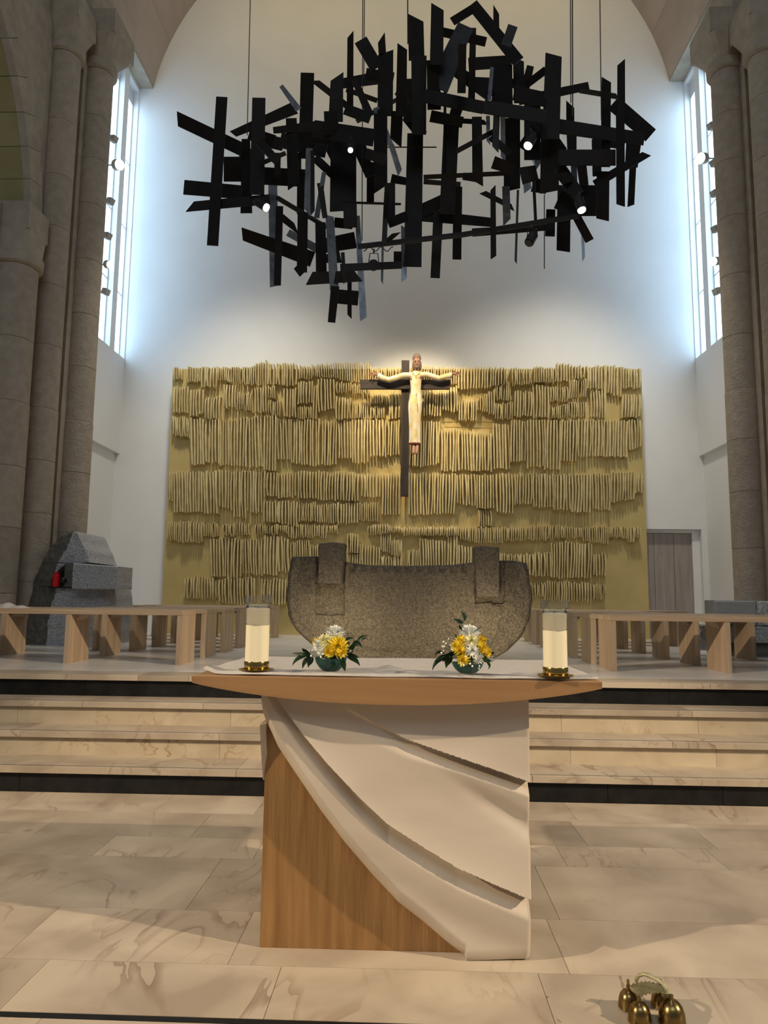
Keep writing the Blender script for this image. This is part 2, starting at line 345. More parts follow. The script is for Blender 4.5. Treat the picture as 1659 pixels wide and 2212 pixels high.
# pillars ------------------------------------------------------
def pillar(cx, cy, r, zc, aw, label, drums=.80, seed=0):
    """round shaft of drums, neck ring, flaring bell, square abacus; zc = underside of abacus"""
    t = empty('pillar', (cx, cy, ZP - .1), label, kind='structure'); rr = random.Random(seed)
    z = ZP - .1; zt = zc - .45; k = 0
    while z < zt - .05:
        h = min(drums * rr.uniform(.85, 1.12), zt - z)
        if zt - z - h < .3: h = zt - z
        q = r * (1.03 if z < 3.6 else 1.0)
        bm = bmesh.new(); lathe(bm, [(q - .006, z + .001), (q, z + .007), (q, z + h - .007), (q - .006, z + h - .001)], (cx, cy, 0), 40); link('drum', bm, 'col', t, smooth=False)
        z += h
    for o in t.children: 
        for p in o.data.polygons: p.use_smooth = len(p.vertices) == 4
    bm = bmesh.new(); lathe(bm, [(r + .01, zt), (r + .05, zt + .02), (r + .055, zt + .14), (r + .03, zt + .155)], (cx, cy, 0), 40); link('neck_ring', bm, 'colsm', t)
    # bell: circle to square
    bm = bmesh.new(); N = 32; rings = []
    for i in range(9):
        u = i / 8; ring = []
        for k in range(N):
            a = 2 * math.pi * (k + .5) / N; c, s_ = math.cos(a), math.sin(a)
            sq = aw / max(abs(c), abs(s_)); f = u ** 1.2
            rad = lerp(r + .03, sq, f); ring.append(bm.verts.new((cx + c * rad, cy + s_ * rad, zt + .15 + .30 * u)))
        rings.append(ring)
    for A, B in zip(rings, rings[1:]):
        for k in range(N): bm.faces.new((A[k], A[(k + 1) % N], B[(k + 1) % N], B[k]))
    bm.faces.new(rings[0][::-1]); bm.faces.new(rings[-1]); link('capital_bell', bm, 'colsm', t)
    obox('abacus', (cx - aw, cy - aw, zc), (cx + aw, cy + aw, zc + .36), 'colsm', t, bev=.004)
    return t
pillar(-4.735, 9.92, .215, 9.53, .37, 'left pillar nearest the back wall, its capital under the vault', seed=1)
pillar(-4.90, 9.25, .20, 9.28, .28, 'middle pillar of the three on the left', seed=2)
pillar(-5.06, 8.70, .255, 5.88, .245, 'left pillar at the picture edge with the low capital', seed=3)
pillar(4.60, 9.87, .215, 9.36, .36, 'right pillar nearest the back wall, its capital under the vault', seed=4)
pillar(4.80, 9.20, .20, 9.08, .30, 'right pillar at the picture edge', seed=5)
for sgn, nm in ((-1, 'left'), (1, 'right')):
    bm = bmesh.new()
    def pb(x0, x1, y0, y1, z0, z1):
        a, b = sorted((x0 * sgn, x1 * sgn)); box(bm, (a, y0, z0), (b, y1, z1))
    if sgn < 0:
        pb(4.80, 6.4, 9.58, 10.3, 0, 9.9); pb(4.98, 6.4, 8.95, 9.58, 0, 9.7); pb(5.16, 6.4, 8.4, 8.95, 0, 6.2); pb(4.99, 6.4, 8.86, 8.95, 6.24, 12.2)
        pb(4.76, 6.4, 9.60, 10.3, 9.9, 12.2); pb(5.0, 6.4, 8.95, 9.58, 9.7, 12.2)
    else:
        pb(4.69, 6.4, 9.52, 10.25, 0, 9.8); pb(4.9, 6.4, 8.85, 9.52, 0, 9.5); pb(4.62, 6.4, 9.6, 10.25, 9.8, 12.2); pb(4.9, 6.4, 8.85, 9.52, 9.5, 12.2)
    tag(link('wall_%s_pier' % nm, bm, 'colsm'), 'stepped stone pier behind the %s pillars' % nm, kind='structure')

# side arch (left): voussoirs, plain wall above, ribbed soffit
AW = empty('trim_2', (-4.95, 8.5, 6.2), 'side arch of pale voussoirs springing from the low left capital', kind='structure')
# circle fitted through the visible springing
acy, acz, ar = 5.55, 6.0, 3.19
def apt(t, r): return (acy + r * math.cos(t), acz + r * math.sin(t))
for k in range(14):
    t0 = .085 + k * .125; t1 = t0 + .125
    bm = bmesh.new(); a, b, c, d = apt(t0 + .001, ar), apt(t1 - .001, ar), apt(t1 - .001, ar + .30), apt(t0 + .001, ar + .30)
    m_, n_ = apt((t0 + t1) / 2, ar), apt((t0 + t1) / 2, ar + .30)
    prism(bm, [(-4.955, *q) for q in (a, m_, b, c, n_, d)], (-.1, 0, 0)); link('voussoir', bm, 'colsm', AW)
    bm = bmesh.new(); a, b, c, d = apt(t0 + .001, ar + .004), apt(t1 - .001, ar + .004), apt(t1 - .001, ar + .25), apt(t0 + .001, ar + .25); m_ = apt((t0 + t1) / 2, ar + .004)
    prism(bm, [(-5.058, *q) for q in (a, m_, b, c, d)], (-1.0, 0, 0)); link('soffit_slab', bm, 'green', AW)
bm = bmesh.new(); pts = [(-4.985, *apt(.085 + k * .05, ar + .295)) for k in range(36)]
pts += [(-4.985, pts[-1][1], 12.2), (-4.985, 8.95, 12.2), (-4.985, 8.95, 6.24)]
prism(bm, pts, (-.07, 0, 0)); tag(link('wall_left_arcade', bm, 'colsm'), 'plain stone wall above the left side arch', kind='structure')

# ============================================================ GOLD RELIEF PANEL
PY = 12.25; PN = empty('relief_panel', (0, PY, ZP), 'huge gilded relief panel with rows of upright slats on the back wall', 'relief')
bm = bmesh.new(); tl = P(373, 795, Y=PY); br = P(1399, 1310, Y=PY)
xs = [-4.18, -.05, 4.01]
for a, b in zip(xs, xs[1:]): obox('panel_sheet', (a + .001, PY, ZP), (b - .001, PY + .16, 5.275), 'gold', PN)
bm.free()
LC = [(105,165,135,140,215,215),(195,285,125,140,230,228),(285,400,125,130,262,272),(395,600,128,135,215,248),(600,725,130,85,245,262),(722,838,105,100,245,248),(832,928,100,112,258,250),(935,1030,118,120,205,215),(1025,1205,118,105,195,205),(1205,1408,105,100,222,235),(1408,1615,130,135,215,215),
(100,208,262,265,432,435),(208,308,288,278,465,440),(308,420,335,328,470,472),(430,525,250,255,398,402),(522,625,300,300,415,420),(622,728,270,262,440,430),(728,782,258,260,335,335),(730,818,355,355,440,460),(832,925,272,268,465,460),(925,1035,228,225,375,365),(925,1025,392,392,475,475),(1028,1062,250,255,470,475),(1060,1180,205,210,425,412),(1185,1290,230,235,305,290),(1180,1290,320,345,482,465),(1290,1405,245,255,310,308),(1290,1405,370,365,475,468),(1410,1530,300,305,375,375),(1410,1510,395,395,478,470),(1530,1612,290,290,478,470),
(95,218,455,470,580,605),(215,312,470,472,785,780),(312,415,475,475,760,768),(408,500,480,478,785,785),(500,600,480,460,785,800),(600,700,465,450,800,795),(700,790,450,455,815,820),(790,885,470,480,740,752),(880,985,478,485,770,778),(985,1080,480,478,785,790),(1085,1195,482,490,780,782),(1195,1290,490,485,735,735),(1285,1405,482,480,765,768),(1405,1525,480,480,725,725),(1525,1612,485,485,715,720),
(75,105,825,825,1005,1030),(100,300,830,820,1095,1090),(298,400,825,820,1105,1105),(400,500,815,818,1060,1080),(498,590,825,815,1125,1138),(590,700,812,830,1090,1105),(700,800,825,828,990,990),(795,925,832,838,1008,992),(925,1060,822,820,1008,1005),(1060,1190,820,830,1012,1020),(1190,1340,825,832,1015,1022),(1345,1485,840,840,992,995),(1485,1615,835,840,1115,1105),
(698,810,1022,1022,1155,1165),(800,935,1020,1025,1170,1190),(935,1055,1032,1030,1155,1155),(1055,1190,1042,1040,1165,1168),(1190,1335,1035,1035,1172,1170),(1335,1468,1032,1032,1150,1155),
(62,160,1165,1150,1275,1300),(158,300,1150,1165,1300,1298),(300,400,1170,1165,1255,1260),(430,510,1180,1170,1245,1262),(505,615,1165,1170,1245,1245),(642,800,1180,1175,1245,1243),(795,865,1180,1180,1215,1245),(865,1050,1170,1175,1268,1265),(1050,1125,1180,1180,1258,1268),(1120,1200,1185,1180,1235,1238),(1392,1550,1180,1175,1245,1235),(1550,1625,1190,1195,1225,1232),
(345,440,1280,1262,1525,1530),(440,560,1265,1270,1530,1530),(558,700,1280,1272,1500,1518),(700,800,1250,1250,1510,1520),(795,878,1250,1280,1495,1495),(878,1012,1295,1275,1410,1410),(1012,1080,1312,1312,1410,1410),(1255,1335,1235,1235,1360,1370),(1335,1480,1305,1325,1450,1455),(1480,1550,1225,1235,1350,1370),(1550,1625,1275,1280,1378,1388),(1480,1620,1388,1388,1460,1460),(1255,1335,1375,1375,1450,1450),
(168,270,1535,1525,1665,1665),(270,375,1528,1535,1670,1672),(375,400,1550,1540,1680,1660),(400,540,1540,1530,1690,1715),(540,650,1535,1530,1718,1722),(680,760,1540,1540,1670,1700),(760,875,1530,1550,1715,1700)]
RC = [(-35,10,128,128,225,230),(80,130,120,120,225,225),(130,380,120,125,225,232),(380,530,125,125,270,262),(530,705,125,128,262,232),(725,860,130,132,245,232),(868,1015,125,125,222,228),(1015,1200,98,118,225,190),(1205,1330,120,118,270,262),(1320,1435,110,122,290,318),(1435,1555,125,140,258,265),
(160,280,275,275,438,438),(278,385,275,240,405,412),(385,505,345,330,465,468),(505,620,325,270,400,432),(615,728,250,220,335,345),(618,738,362,350,455,462),(740,860,278,285,445,440),(858,970,238,250,450,452),(970,1090,255,255,345,350),(980,1090,385,360,452,458),(1090,1208,205,205,325,322),(1090,1208,355,348,448,452),(1225,1335,285,262,448,455),(1430,1555,305,305,450,448),
(70,170,470,470,762,768),(170,270,475,472,758,745),(270,380,520,515,790,795),(380,495,525,540,785,795),(495,605,545,545,795,792),(605,718,485,490,780,778),(718,820,468,468,735,728),(820,935,465,465,772,765),(930,1045,465,465,782,778),(1040,1148,465,462,728,738),(1148,1475,462,470,700,702),(1475,1560,468,460,658,635),
(60,190,800,805,1075,1075),(190,370,805,808,1068,1068),(370,500,812,815,1000,1015),(498,618,812,812,1030,1035),(625,740,808,808,1050,1068),(740,860,808,812,1008,1000),(860,1000,812,815,1022,1028),(995,1110,815,812,1035,1045),(1105,1240,815,812,1055,1060),(1238,1362,810,812,1038,1042),(1360,1520,800,800,1000,970),(1515,1572,800,800,930,928),(510,600,1042,1050,1150,1145),
(35,120,1150,1148,1208,1200),(115,395,1150,1145,1205,1212),(395,500,1150,1150,1230,1250),(495,675,1152,1155,1255,1255),(675,875,1155,1150,1240,1235),(870,1055,1145,1140,1240,1225),(1050,1180,1150,1155,1222,1222),(1180,1350,1150,1150,1240,1265),(1350,1470,1145,1150,1218,1222),(1468,1515,1150,1152,1250,1250),(1515,1555,1148,1148,1222,1222),
(-30,30,1240,1235,1400,1400),(55,135,1298,1295,1420,1420),(135,235,1220,1230,1420,1420),(235,310,1235,1238,1420,1420),(310,385,1210,1205,1420,1420),(380,475,1268,1275,1400,1400),(645,790,1320,1330,1385,1385),(780,985,1325,1310,1465,1468),(975,1060,1258,1245,1480,1480),(1060,1245,1240,1262,1475,1478),(1245,1335,1325,1315,1462,1465),
(830,940,1510,1505,1605,1600),(935,1070,1498,1500,1620,1628),(1068,1260,1500,1515,1630,1625),(1255,1335,1515,1520,1615,1610)]
CL = [(340 + a / 3.072, 340 + b / 3.072, *(750 + v / 3.072 for v in r)) for a, b, *r in LC] + [(860 + a / 2.9625, 860 + b / 2.9625, *(750 + v / 2.9625 for v in r)) for a, b, *r in RC]
slats = []
for ci, (xa, xb, ta, tb, ba, bb) in enumerate(CL):
    small = (ba - ta) < 42; pitch = 4.9 if small else 6.1
    n = max(2, int(round((xb - xa) / pitch))); lean = R.uniform(-.03, .03); prot = R.uniform(.11, .17)
    ph = R.uniform(0, 6)
    for i in range(n):
        u = (i + .5) / n; x = lerp(xa, xb, u); yt = lerp(ta, tb, u) + R.uniform(-2.2, 2.2); yb_ = lerp(ba, bb, u) + R.uniform(-2.0, 2.0) - 1
        w = (xb - xa) / n * R.uniform(.44, .62); pr_ = prot + .02 * math.sin(ph + i * .7) + R.uniform(-.012, .012)
        ln = lean * (yb_ - yt) + R.uniform(-1.3, 1.3) * (yb_ - yt) / 80
        slats.append((yb_ - yt, x, yt, yb_, w, pr_, ln))
slats.sort(reverse=True)
def slat_geo(bm, x, yt, yb_, w, pr_, ln):
    bow = R.uniform(-.012, .012); NV = 4; prev = None; tw = R.uniform(-.25, .25)
    for k in range(NV):
        u = k / (NV - 1); px = x + ln * (u - .5); py = lerp(yt, yb_, u)
        c = P(px, py, Y=PY - pr_); sc = (PY - pr_) / F; hw = w * sc / 2 * (1 + .10 * math.sin(3 * u + x))
        cx_ = c.x + bow * math.sin(math.pi * u); d = pr_ * (1 - .12 * (2 * u - 1) ** 2)
        yf = PY - d; q = hw * tw
        ring = [bm.verts.new(p) for p in ((cx_ - hw, PY + .01, c.z), (cx_ - hw, yf + q, c.z), (cx_ - hw * .2, yf - .006, c.z + .002), (cx_ + hw, yf - q, c.z), (cx_ + hw, PY + .01, c.z))]
        if prev:
            for j in range(4): bm.faces.new((prev[j], prev[j + 1], ring[j + 1], ring[j]))
        else: bm.faces.new(ring[::-1])
        prev = ring
    bm.faces.new(prev)
for s_ in slats[:300]:
    bm = bmesh.new(); slat_geo(bm, *s_[1:]); link('slat', bm, 'slat', PN, recalc=True)
bm = bmesh.new()
for s_ in slats[300:]: slat_geo(bm, *s_[1:])
tag(link('slats', bm, 'slat', PN), kind='stuff')
bm = bmesh.new(); tube(bm, [P(955, 911, Y=PY - .004), P(1030, 910, Y=PY - .004), P(1105, 914, Y=PY - .004)], .008, 6); tube(bm, [P(960, 922, Y=PY - .004), P(1060, 924, Y=PY - .004), P(1100, 921, Y=PY - .004)], .006, 6)
link('weld_line', bm, 'gold', PN)

# ============================================================ CRUCIFIX
CYY = 11.9
CR = empty('wooden_cross', (P(874, 1071, Y=CYY).x, CYY, P(874, 1071, Y=CYY).z), 'dark timber cross hanging before the gilded relief', 'cross')
a, b = P(865, 1071, Y=CYY), P(883, 778, Y=CYY); bm = bmesh.new(); box(bm, (a.x, CYY, a.z), (a.x + .134, CYY + .11, b.z), .004); link('upright', bm, 'cross', CR)
a, b = P(778, 842, Y=CYY), P(972, 822, Y=CYY); bm = bmesh.new(); box(bm, (a.x, CYY - .055, a.z), (b.x, CYY - .002, b.z), .004); link('crossbeam', bm, 'crossx', CR)
bm = bmesh.new(); c0 = P(874, 900, Y=CYY)
for zz in (5.1, 4.4, 3.4): tube(bm, [(c0.x, CYY + .10, zz), (c0.x, PY - .003, zz)], .015, 8)
link('wall_bracket', bm, 'ink', CR)
FY = 11.76
def fp(x, y, dy=0): return P(x, y, Y=FY + dy)
FG = empty('crucified_figure', fp(898, 985), 'carved bearded figure in a gilded robe with outstretched arms on the cross', 'statue')
# robe: loft of ellipses + sleeves
def loft(bm, rings, seg=20):
    prev = None; out = []
    for (c, ax, ay, rx, ry) in rings:
        ring = [bm.verts.new(c + ax * (rx * math.cos(2 * math.pi * k / seg)) + ay * (ry * math.sin(2 * math.pi * k / seg) * (1 + .0 * k))) for k in range(seg)]
        if prev:
            for k in range(seg): bm.faces.new((prev[k], prev[(k + 1) % seg], ring[(k + 1) % seg], ring[k]))
        prev = ring; out.append(ring)
    bm.faces.new(out[0][::-1]); bm.faces.new(out[-1])
ex, ey = Vector((1, 0, 0)), Vector((0, 1, 0)); px = FY / F
bm = bmesh.new(); prof = [(802, 6, 898.5), (805, 10, 898.5), (812, 13.2, 898), (825, 12.6, 898), (838, 11.5, 898), (846, 11.3, 898), (856, 13, 897.5), (870, 15.2, 897), (882, 15.2, 896.5), (900, 13.6, 896), (925, 12.6, 896), (945, 12.4, 896), (958, 13, 896)]
loft(bm, [(fp(cx_, y_), ex, ey, w_ * px, (.62 if y_ > 850 else .72) * w_ * px) for y_, w_, cx_ in prof], 28)
for v in bm.verts:   # carved folds
    if v.co.z < fp(898, 850).z: v.co.y += .008 * math.sin(v.co.x * 95 + v.co.z * 3)
ROBE = link('robe', bm, 'robe', FG, smooth=True)
for pts in ([(893, 810, 6.5), (870, 811, 6.6), (852, 817, 6.6), (840, 820, 6.0), (828, 817, 6.2), (816, 811, 7.2)], [(904, 810, 6.5), (922, 809, 6.2), (938, 814, 6.0), (948, 817, 5.8), (962, 813, 6.0), (976, 810, 6.6)]):
    bm = bmesh.new(); pr_ = []
    for i, (x, y_, w_) in enumerate(pts):
        q0 = pts[max(i - 1, 0)]; q1 = pts[min(i + 1, len(pts) - 1)]; t = (fp(q1[0], q1[1]) - fp(q0[0], q0[1])).normalized(); nrm = Vector((-t.z, 0, t.x))
        pr_.append((fp(x, y_, -.01), nrm, ey, w_ * px, w_ * .8 * px))
    loft(bm, pr_, 18); link('sleeve', bm, 'robe', FG, smooth=True)
bm = bmesh.new(); loft(bm, [(fp(896, 957), ex, ey, 13.4 * px, 8.6 * px), (fp(896, 960), ex, ey, 13.2 * px, 8.4 * px)], 24); link('hem', bm, 'darkw', ROBE)
# body with head, hands, feet as one skinned surface
def skin(name, nodes, edges, m, parent, sub=2):
    me = bpy.data.meshes.new(name); me.from_pydata([n[0] for n in nodes], edges, [])
    o = bpy.data.objects.new(name, me); COL.objects.link(o)
    md = o.modifiers.new('s', 'SKIN'); sv = me.skin_vertices[0].data
    for i, n in enumerate(nodes): sv[i].radius = (n[1], n[1] if len(n) < 3 else n[2]); sv[i].use_root = (i == 0)
    md.use_smooth_shade = True; o.modifiers.new('u', 'SUBSURF').levels = sub; o.modifiers['u'].render_levels = sub
    dg = bpy.context.evaluated_depsgraph_get(); e = o.evaluated_get(dg); m2 = bpy.data.meshes.new_from_object(e)
    o.modifiers.clear(); o.data = m2; m2.materials.clear(); m2.materials.append(MT[m])
    for p in m2.polygons: p.use_smooth = True
    if parent is not None: o.parent = parent; o.matrix_parent_inverse = Matrix.Translation(-parent.location)
    return o
nd = [(fp(897, 872), .085, .05), (fp(898, 845), .06, .045), (fp(898, 818), .07, .05), (fp(899, 806), .05, .04), (fp(900, 799), .036, .036), (fp(900.5, 791, -.012), .052, .058), (fp(900.5, 783, -.008), .060, .066), (fp(900.5, 775, 0), .058, .064), (fp(900.5, 768, .005), .038, .042)]
ed = [(i, i + 1) for i in range(8)]
def chain(start, pts):
    i0 = start
    for p in pts: nd.append(p); ed.append((i0, len(nd) - 1)); i0 = len(nd) - 1
    return i0
for sg, arm, hd in ((-1, [(878, 809), (852, 816), (839, 819), (818, 810)], 1), (1, [(918, 809), (938, 813), (950, 816), (974, 809)], 1)):
    w_ = chain(2, [(fp(*arm[0]), .032), (fp(*arm[1]), .026), (fp(*arm[2]), .025), (fp(*arm[3]), .021)])
    bx, by = arm[3]; palm = chain(w_, [(fp(bx + sg * 7, by - 1.5), .030, .014)])
    for j, (dx, dyy, ln) in enumerate(((9, -4.5, 1.0), (11, -2.2, 1.15), (11, .6, 1.1), (9.5, 3.2, .9))):
        chain(palm, [(fp(bx + sg * (7 + dx * .35), by - 1.5 + dyy * .75), .0095), (fp(bx + sg * (7 + dx * .8 * ln), by - 1.5 + dyy * 1.0 + .6), .0085), (fp(bx + sg * (7 + dx * 1.25 * ln), by - 1.5 + dyy * 1.1 + 2, -.02), .007)])
    chain(w_, [(fp(bx + sg * 5, by - 5, -.015), .011), (fp(bx + sg * 9, by - 8.5, -.03), .009)])
for sg, fx in ((-1, 893), (1, 900)):
    chain(0, [(fp(897 + sg * 6, 900), .05), (fp(897 + sg * 4, 930), .038), (fp(fx + 1, 957), .026), (fp(fx + 1, 966, -.02), .034), (fp(fx, 977, -.06), .032), (fp(fx, 983, -.075), .026)])
BODY = skin('body', nd, ed, 'skin', FG)
def blob(bm, c, rx, ry, rz, seg=16):
    ret = bmesh.ops.create_uvsphere(bm, u_segments=seg, v_segments=seg // 2 + 2, radius=1)
    for v in ret['verts']: v.co = Vector((v.co.x * rx, v.co.y * ry, v.co.z * rz)) + Vector(c)
bm = bmesh.new(); blob(bm, fp(900.5, 774, .022), .072, .078, .085); blob(bm, fp(894, 790, .03), .03, .045, .09); blob(bm, fp(907, 790, .03), .03, .045, .09)
link('hair', bm, 'hair', BODY, smooth=True)
bm = bmesh.new(); blob(bm, fp(900.5, 793, -.05), .036, .03, .038); blob(bm, fp(900.5, 789, -.064), .026, .012, .010); link('beard', bm, 'hair', BODY, smooth=True)
bm = bmesh.new(); tube(bm, [fp(900.5, 780, -.058), fp(900.5, 786, -.078), fp(900.5, 787, -.066)], [.008, .012, .010], 8); link('nose', bm, 'skin', BODY, smooth=True)
bm = bmesh.new()
for sx in (-3, 3): blob(bm, fp(900.5 + sx, 781.5, -.060), .011, .006, .006, 8)
link('eyes', bm, 'ink', BODY)
bm = bmesh.new()
for sx in (-1, 1): tube(bm, [fp(900.5 + sx * 1.5, 779.3, -.064), fp(900.5 + sx * 5, 779.8, -.052)], .005, 6)
link('brows', bm, 'hair', BODY)
bm = bmesh.new(); tube(bm, [fp(891, 806, -.095), fp(899, 813, -.10), fp(907, 806, -.095)], .006, 6); link('neckline', bm, 'darkw', ROBE)

# ============================================================ HEWN STONES
def rough_stone(name, zb, zt_f, xl, xr, yf_f, depth, m, amp=.02, fs=4.0, NU=70, NV=46, parent=None, seed=0, extra=None):
    """stone from row outlines xl(z), xr(z); zt_f(u) top height; yf_f(x, z) front surface; closed with sides and back"""
    bm = bmesh.new(); fr, bk = [], []
    for j in range(NV + 1):
        v = j / NV; ra, rb = [], []
        for i in range(NU + 1):
            u = i / NU; z = lerp(zb, zt_f(u), v); a_, b_ = xl(z), xr(z); x = lerp(a_, b_, u)
            p = Vector((x, yf_f(x, z), z)); nn = mnoise.noise(Vector((x * fs, z * fs, seed))) + .5 * mnoise.noise(Vector((x * fs * 3, z * fs * 3, seed + 5)))
            edge = min(u, 1 - u) ; e_ = max(0, 1 - edge / .02); e2 = max(0, 1 - (1 - v) / .03)
            p.y += amp * nn + .03 * max(e_, e2) ** 2
            if extra: p.y += extra(x, z)
            ed_ = (mnoise.noise(Vector((z * 9, seed, 0))) * amp * .7) if i in (0, NU) else 0
            p.x += ed_
            ra.append(bm.verts.new(p)); rb.append(bm.verts.new((x + ed_, yf_f((a_ + b_) / 2, z) + depth - .03 * max(e_, e2), z)))
        fr.append(ra); bk.append(rb)
    for j in range(NV):
        for i in range(NU):
            bm.faces.new((fr[j][i], fr[j][i + 1], fr[j + 1][i + 1], fr[j + 1][i])); 
        bm.faces.new((fr[j][0], fr[j + 1][0], bk[j + 1][0], bk[j][0])); bm.faces.new((fr[j][NU], bk[j][NU], bk[j + 1][NU], fr[j + 1][NU]))
        for i in range(NU): bm.faces.new((bk[j][i], bk[j + 1][i], bk[j + 1][i + 1], bk[j][i + 1]))
    for i in range(NU):
        bm.faces.new((fr[0][i], bk[0][i], bk[0][i + 1], fr[0][i + 1])); bm.faces.new((fr[NV][i], fr[NV][i + 1], bk[NV][i + 1], bk[NV][i]))
    return link(name, bm, m, parent, recalc=True)
AY = 6.75
def az(y): return P(885, y, Y=AY).z
def ax(x, y=1290): return P(x, y, Y=AY).x
SA = empty('stone_altar', (0, AY + .4, ZP), 'massive boat-shaped dark hewn stone altar with two upright stone horns', 'altar')
lt = [(ZP, ax(735)), (az(1425), ax(722)), (az(1395), ax(672)), (az(1365), ax(640)), (az(1330), ax(622)), (az(1285), ax(617)), (az(1240), ax(621)), (az(1203), ax(626)), (2.5, ax(628))]
rt = [(ZP, ax(1040)), (az(1425), ax(1062)), (az(1405), ax(1098)), (az(1375), ax(1125)), (az(1340), ax(1144)), (az(1290), ax(1152)), (az(1250), ax(1146)), (az(1215), ax(1141)), (az(1205), ax(1132)), (2.5, ax(1132))]
tops = [(0, az(1205)), (.13, az(1203)), (.22, az(1211)), (.25, az(1216)), (.33, az(1221)), (.5, az(1222)), (.68, az(1219)), (.78, az(1213)), (.84, az(1208)), (.95, az(1209)), (1, az(1213))]
def alt_extra(x, z):
    d = 0
    x0, x1 = ax(682), ax(744)
    if x0 < x < x1 and z > az(1330): d += .03
    if ax(1028) < x < ax(1090) and z > az(1300): d += .03
    if ax(748) < x < ax(1022):
        t = ((x - ax(748)) / .105) % 1.0; zt = az(1221)
        if z > zt - .07: d += .03 * max(0, 1 - ((t - .5) / .32) ** 2) * min(1, (z - zt + .07) / .02)
    return d
rough_stone('stone_body', ZP, lambda u: interp(tops, u), lambda z: interp(lt, z), lambda z: interp(rt, z), lambda x, z: AY + .25 * max(0, (ZP + .35 - z)) , .75, 'basalt', .022, 5, 150, 70, SA, 1, alt_extra)
for (x0, x1, x2, x3, yt, yb_) in ((690, 745, 688, 740, 1176, 1262), (1024, 1077, 1026, 1076, 1181, 1287)):
    zt, zb = az(yt), az(yb_)
    rough_stone('stone_horn', zb, lambda u: zt + .006 * math.sin(u * 5 + x0), lambda z: lerp(ax(x2), ax(x0), (z - zb) / (zt - zb)), lambda z: lerp(ax(x3), ax(x1), (z - zb) / (zt - zb)), lambda x, z: AY - .13, .32, 'basalt', .014, 9, 24, 36, SA, 3 + x0)

# left boulder shrine
BY = 8.95
def bz(y): return P(140, y, Y=BY).z
def bx_(x, y=1290): return P(x, y, Y=BY).x
SB = empty('tabernacle_boulder', (bx_(140), BY + .3, ZP), 'tall pointed grey granite boulder with a niche, in front of the left pillars', 'stone')
ll = [(ZP, bx_(38)), (bz(1320), bx_(44)), (bz(1250), bx_(62)), (bz(1205), bx_(80)), (bz(1180), bx_(94)), (bz(1163), bx_(110)), (bz(1152), bx_(124)), (bz(1146), bx_(140))]
rl = [(ZP, bx_(232)), (bz(1316), bx_(236)), (bz(1277), bx_(229)), (bz(1269.5), bx_(228)), (bz(1268.5), bx_(108)), (bz(1244), bx_(110)), (bz(1238), bx_(117)), (bz(1226), bx_(128)), (bz(1217), bx_(140)), (bz(1216.4), bx_(193)), (bz(1190), bx_(180)), (bz(1163), bx_(164)), (bz(1149), bx_(156)), (bz(1146), bx_(150))]
ridge = [(ZP, bx_(106)), (bz(1316), bx_(110)), (bz(1280), bx_(120)), (bz(1250), bx_(108)), (bz(1215), bx_(122)), (bz(1180), bx_(140)), (bz(1148), bx_(146))]
rough_stone('boulder', ZP, lambda u: bz(1147), lambda z: interp(ll, z), lambda z: interp(rl, z), lambda x, z: BY + max(0, interp(ridge, z) - x) * .35 + max(0, z - 1.9) * .15, .85, 'granite', .02, 6, 60, 90, SB, 11)
# shade on the left flank painted as a darker material slot, split at the ridge
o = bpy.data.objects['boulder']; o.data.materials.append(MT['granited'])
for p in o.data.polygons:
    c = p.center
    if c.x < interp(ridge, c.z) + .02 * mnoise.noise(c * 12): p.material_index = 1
rough_stone('niche_back', bz(1269), lambda u: bz(1216), lambda z: bx_(100), lambda z: bx_(190), lambda x, z: BY + .35, .3, 'granited', .01, 5, 10, 8, SB, 14)
NB = rough_stone('niche_block', bz(1272), lambda u: lerp(bz(1217), bz(1224), u), lambda z: bx_(169), lambda z: bx_(267), lambda x, z: BY - .22, .5, 'granite', .010, 8, 40, 22, SB, 12)
obox('niche_door', (bx_(140), BY - .05, bz(1268)), (bx_(171), BY + .30, bz(1217)), 'granited', SB, bev=.004)
obox('iron_rail', (bx_(108), BY - .06, bz(1270.5)), (bx_(228), BY + .3, bz(1268.5)), 'ink', SB)
V = empty('votive_candle', (bx_(123), BY - .05, bz(1268)), 'red glass votive candle standing in the niche of the boulder', 'candle')
bm = bmesh.new(); h = bz(1238) - bz(1268); lathe(bm, [(.038, 0), (.045, .01), (.045, h * .78), (.036, h * .88), (.036, h)], V.location, 24); link('red_glass', bm, 'red', V, smooth=False)
bm = bmesh.new(); lathe(bm, [(.030, h), (.034, h + .008), (.0, h + .012)], V.location, 24); link('lid', bm, 'red', V)
bm = bmesh.new(); box(bm, (bx_(123) - .018, BY - .069, bz(1259)), (bx_(123) + .022, BY - .063, bz(1253))); link('paper_label', bm, 'cloth', V)
bm = bmesh.new(); q = Vector((bx_(142), BY - .09, bz(1254))); blob(bm, q, .038, .038, .038); tag(link('dark_knob', bm, 'ink', SB, smooth=True), 'round black metal knob')

